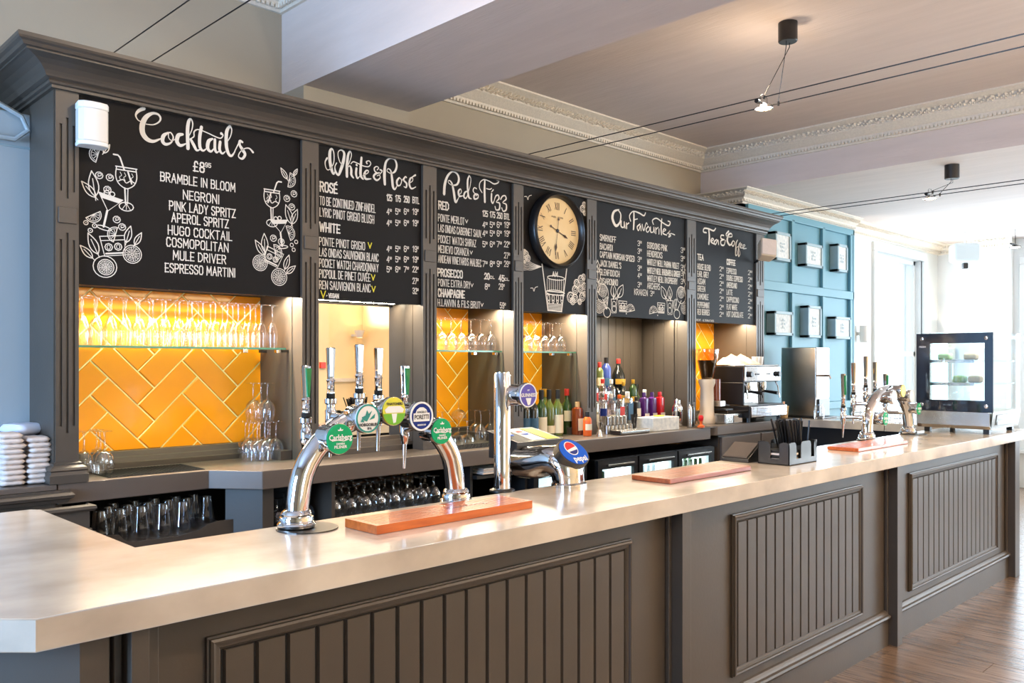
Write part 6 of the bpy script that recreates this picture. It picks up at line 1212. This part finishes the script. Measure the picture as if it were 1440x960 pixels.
# ================================================================ SPEAKERS
s0 = at(136, 170, 3.90); t = thing('wall_speaker', 'white curved loudspeaker mounted over the left pilaster', 'speaker', (s0.x, 3.97, 2.46))
z0 = at(128, 202, 3.90).z; z1 = at(128, 140, 3.90).z
P_ = [(-.055, .03), (-.062, -.03), (-.045, -.05), (-.015, -.058), (.02, -.058), (.05, -.05), (.062, -.03), (.058, .03)]
b1 = MB().prism(P_, z0 + .02 - 2.46, z1 - .03 - 2.46).build('grille', 'white_plastic', t, local=True, bevel=.004)
MB().prism([(x * 1.03, y * 1.03) for x, y in P_], z0 - 2.46, z0 + .02 - 2.46).build('bottom_cap', 'white', t, local=True, bevel=.006); MB().prism([(x * 1.03, y * 1.03) for x, y in P_], z1 - .03 - 2.46, z1 - 2.46).build('top_cap', 'white', t, local=True, bevel=.006); MB().box(-.03, .03, -.03, .03, z1 - 2.46, z1 - 2.455).build('touch_panel', 'paper', t, local=True)
MB().box(-.02, .02, .03, .046, (z0 + z1) / 2 - 2.50, (z0 + z1) / 2 - 2.42).build('bracket', 'white_plastic', t, local=True)
s1 = at(1078, 351, 3.82); t = thing('wall_speaker', 'beige tilted loudspeaker on a bracket at the right end of the menu boards', 'speaker', (s1.x, 3.82, s1.z)); t.rotation_euler = (R(-18), R(8), R(-40))
MB().prism([(-.075, -.06), (.075, -.06), (.06, .07), (-.06, .07)], -.085, .085).build('cabinet', 'cream_plastic', t, local=True, bevel=.015); MB().box(-.065, .065, -.066, -.06, -.075, .075).build('grille', 'napkin', t, local=True, bevel=.004); MB().tube([(0, .06, 0), (0, .14, -.02), (-.02, .22, -.03)], .012, 8).build('bracket', 'black', t, local=True, smooth=True); MB().box(-.05, .05, .07, .09, -.06, .06).build('back_plate', 'cream_plastic', t, local=True, bevel=.006)
s2 = at(1357, 356, 3.3); t = thing('wall_speaker', 'pale grey loudspeaker hanging under the lounge ceiling near the end wall', 'speaker', (11.2, 3.5, 0)); q = Vector((11.4 * 1, 0, 0)); 
kq = (1357 - 720) / F; tt = 11.4 / (C_ + kq * S_); t.location = (11.4, tt * (S_ - kq * C_), H + tt * (510 - 356) / F); t.rotation_euler = (0, 0, R(-50))
MB().box(-.17, .17, -.10, .10, -.12, .12).build('cabinet', 'grey_plastic', t, local=True, bevel=.05); MB().tube([(0, 0, .10), (0, 0, .30)], .012, 8).build('bracket', 'white_plastic', t, local=True); MB().box(-.03, .03, -.03, .03, -.19, -.12).build('knob', 'black', t, local=True, bevel=.01)
# ================================================================ CABLE LIGHTS
def wire(pts, label, r=.0035): return tag(MB().tube(pts, r, 6).build('light_cable', 'black', smooth=True), label, 'cable')
ZW = 3.2
wire([(4.62, 4.64, ZW), (4.64, -3.9, ZW)], 'left one of two thin black cables crossing the middle ceiling bay'); wire([(4.80, 4.64, ZW), (4.83, -3.9, ZW)], 'right one of two thin black cables crossing the middle ceiling bay')
wire([(1.60, 4.64, ZW), (1.62, -3.9, ZW)], 'left one of two black cables at the top left'); wire([(1.79, 4.64, ZW), (1.80, -3.9, ZW)], 'right one of two black cables at the top left')
wire([(7.36, 4.19, 3.02), (7.36, -3.9, 3.02)], 'nearer of two black cables under the far ceiling'); wire([(7.52, 4.19, 3.02), (7.52, -3.9, 3.02)], 'farther of two black cables under the far ceiling')
def cable_lamp(cx_, cy_, zc, lx, ly, lz, label, x1, x2, e, zw):
    t = thing('cable_light', label, 'lamp', (cx_, cy_, zc)); MB().lathe([(.052, -.115), (.056, -.11), (.056, -.001), (.05, -.0005)], (cx_, cy_, zc), 24).build('canopy', 'black', t, smooth=True)
    for sx_, ex_ in ((-.02, x2), (.02, x1)): MB().tube([(cx_ + sx_, cy_, zc - .11), (cx_ + sx_, cy_, zc - .14), (ex_, ly - .05, zw + .01)], .0025, 6).build('flex', 'black', t, smooth=True); MB().lathe([(.006, -.015), (.008, .01)], (ex_, ly - .05, zw), 8).build('clamp', 'black', t)
    mx = (x1 + x2) / 2
    MB().tube([(x1, ly, zw), (mx, ly, zw - .012), (x2, ly, zw)], .004, 6).build('cross_bar', 'dark_steel', t, smooth=True)
    h = MB().lathe([(.012, .035), (.02, .03), (.05, .006), (.055, 0), (.052, -.001)], (mx, ly, zw - .04), 24, close=False).build('reflector', 'chrome', t, smooth=True)
    MB().lathe([(.0, .002), (.046, .003)], (mx, ly, zw - .04), 20, close=False).build('bulb', 'lamp', h)
    for s in (-1, 1): MB().tube([(mx + s * .045, ly, zw - .035), (mx + s * .04, ly, zw + .03), (mx + s * .015, ly, zw + .045)], .002, 5).build('spring_clip', 'dark_steel', h)
    for s in (-1, 1): MB().lathe([(.014, -.012), (.014, .012)], (mx + s * .075, ly, zw - .01), 10, 'x').build('holder', 'black', t)
    light('cable_spot', 'SPOT', (mx, ly, zw - .06), e, SPOT, (0, 0, 0), .04, spot=125, blend=.6)
cable_lamp(4.747, 2.48, 3.65, 4.7, 2.62, ZW, 'lit halogen reflector lamp hung on cables under the middle ceiling', 4.63, 4.80, 60, ZW)
cable_lamp(7.47, 2.46, 3.24, 7.4, 2.62, 3.02, 'lit halogen reflector lamp on cables under the far lounge ceiling', 7.36, 7.52, 50, 3.02)
t = thing('cable_light', 'small distant cable lamp near the end wall ceiling', 'lamp', (11.6, 3.1, 3.02)); MB().lathe([(.02, .03), (.07, 0)], (0, 0, 0), 16).build('reflector', 'dark_steel', t, local=True); MB().lathe([(.05, -.004), (.05, -.001)], (0, 0, 0), 16).build('bulb', 'lamp', t, local=True); MB().box(-.18, .18, -.012, .012, .02, .035).build('cross_bar', 'black', t, local=True); MB().tube([(0, 0, .03), (0, 0, .22)], .004, 6).build('rod', 'black', t, local=True)
# lamps added out of view for extra light, on the cables and opposite wall
def unseen_lamp(x, y, z, e, label, w2=.085):
    t = thing('cable_light', label, 'lamp', (x, y, z)); h = MB().lathe([(.012, .035), (.02, .03), (.05, .006), (.055, 0), (.052, -.001)], (0, 0, -.04), 24, close=False).build('reflector', 'chrome', t, smooth=True, local=True)
    MB().lathe([(.0, .002), (.046, .003)], (0, 0, -.04), 20, close=False).build('bulb', 'lamp', h, local=True); MB().tube([(-w2, 0, 0), (0, 0, -.012), (w2, 0, 0)], .004, 6).build('cross_bar', 'dark_steel', t, local=True)
    light('cable_spot', 'SPOT', (x, y, z - .06), e, SPOT, (0, 0, 0), .05, spot=140, blend=.7); light('cable_spill', 'POINT', (x, y, z + .05), 20, SPOT, size=.05)  # spot and upward spill brighten room and ceiling from out of view
for x, y, z, e, lb in ((4.72, .2, 3.2, 170, 'cable lamp over the bar front, nearest the counter'), (1.7, .2, 3.2, 112, 'cable lamp over the customer side of the left bay'), (1.7, 2.7, 3.2, 34, 'cable lamp over the left end of the bar counter'),
    (7.44, .2, 3.02, 125, 'cable lamp over the far end of the bar front'), (4.72, -1.6, 3.2, 110, 'cable lamp over the middle of the customer area'), (1.7, -1.6, 3.2, 80, 'cable lamp at the left of the customer area'), (7.44, -1.8, 3.02, 190, 'cable lamp near the cream wall opposite the bar')):
    unseen_lamp(x, y, z, e, lb)
light('cable_spill', 'POINT', (4.71, 2.62, 3.27), 6, SPOT, size=.05)
for i, x in enumerate((3.0, 4.9, 6.6, 8.3)):  # unseen up-lighters added to brighten the ceiling
    y = -3.8; t = thing('wall_light', 'white up-lighter on the wall opposite the bar, ' + ('first', 'second', 'third', 'fourth')[i] + ' from the left window', 'lamp', (x, y, 2.05)); MB().lathe([(.05, 0), (.09, .12), (.085, .12)], (0, 0, 0), 20, close=False).build('bowl', 'white_plastic', t, local=True, smooth=True); MB().box(-.03, .03, -.20, -.04, .02, .06).build('bracket', 'white_plastic', t, local=True)
    MB().lathe([(.0, .06), (.04, .06)], (0, 0, 0), 12, close=False).build('bulb', 'lamp', t, local=True); light('added_up_light', 'SPOT', (x, y, 2.2), 520, (1, .86, .72), (R(180 - 38), 0, 0), .08, spot=120, blend=.9)
# conduit over the left casing
cdt = tag(MB().tube([(-.6, 4.33, 3.05), (.45, 4.33, 2.93), (.95, 4.33, 2.82), (1.13, 4.33, 2.74), (1.155, 4.33, 2.68), (1.10, 4.33, 2.63), (.6, 4.33, 2.63), (-.6, 4.33, 2.70)], .012, 8).build('conduit', 'casing', smooth=True), 'painted cable conduit looping over the wall casing at the left edge', 'cable')
# chair glimpsed past the end of the bar
t = thing('lounge_chair', 'black chair glimpsed beyond the right end of the bar', 'chair', (8.9, 1.55, 0))
MB().box(-.22, .22, -.22, .22, .42, .48).build('seat', 'black', t, local=True, bevel=.02); MB().box(.18, .22, -.22, .22, .48, .88).build('backrest', 'black', t, local=True, bevel=.015)
for sx_ in (-.19, .19):
    for sy_ in (-.19, .19): MB().tube([(sx_ * .9, sy_ * .9, .42), (sx_, sy_, 0)], [.014, .010], 8).build('leg', 'black', t, local=True)
t = thing('lounge_table', 'white topped table glimpsed beyond the right end of the bar', 'table', (9.7, 1.85, 0)); MB().box(-.35, .35, -.35, .35, .72, .75).build('tabletop', 'white_plastic', t, local=True, bevel=.005); MB().lathe([(.25, 0), (.25, .02), (.04, .03), (.035, .72)], (0, 0, 0), 20).build('pedestal', 'black', t, local=True, smooth=True)
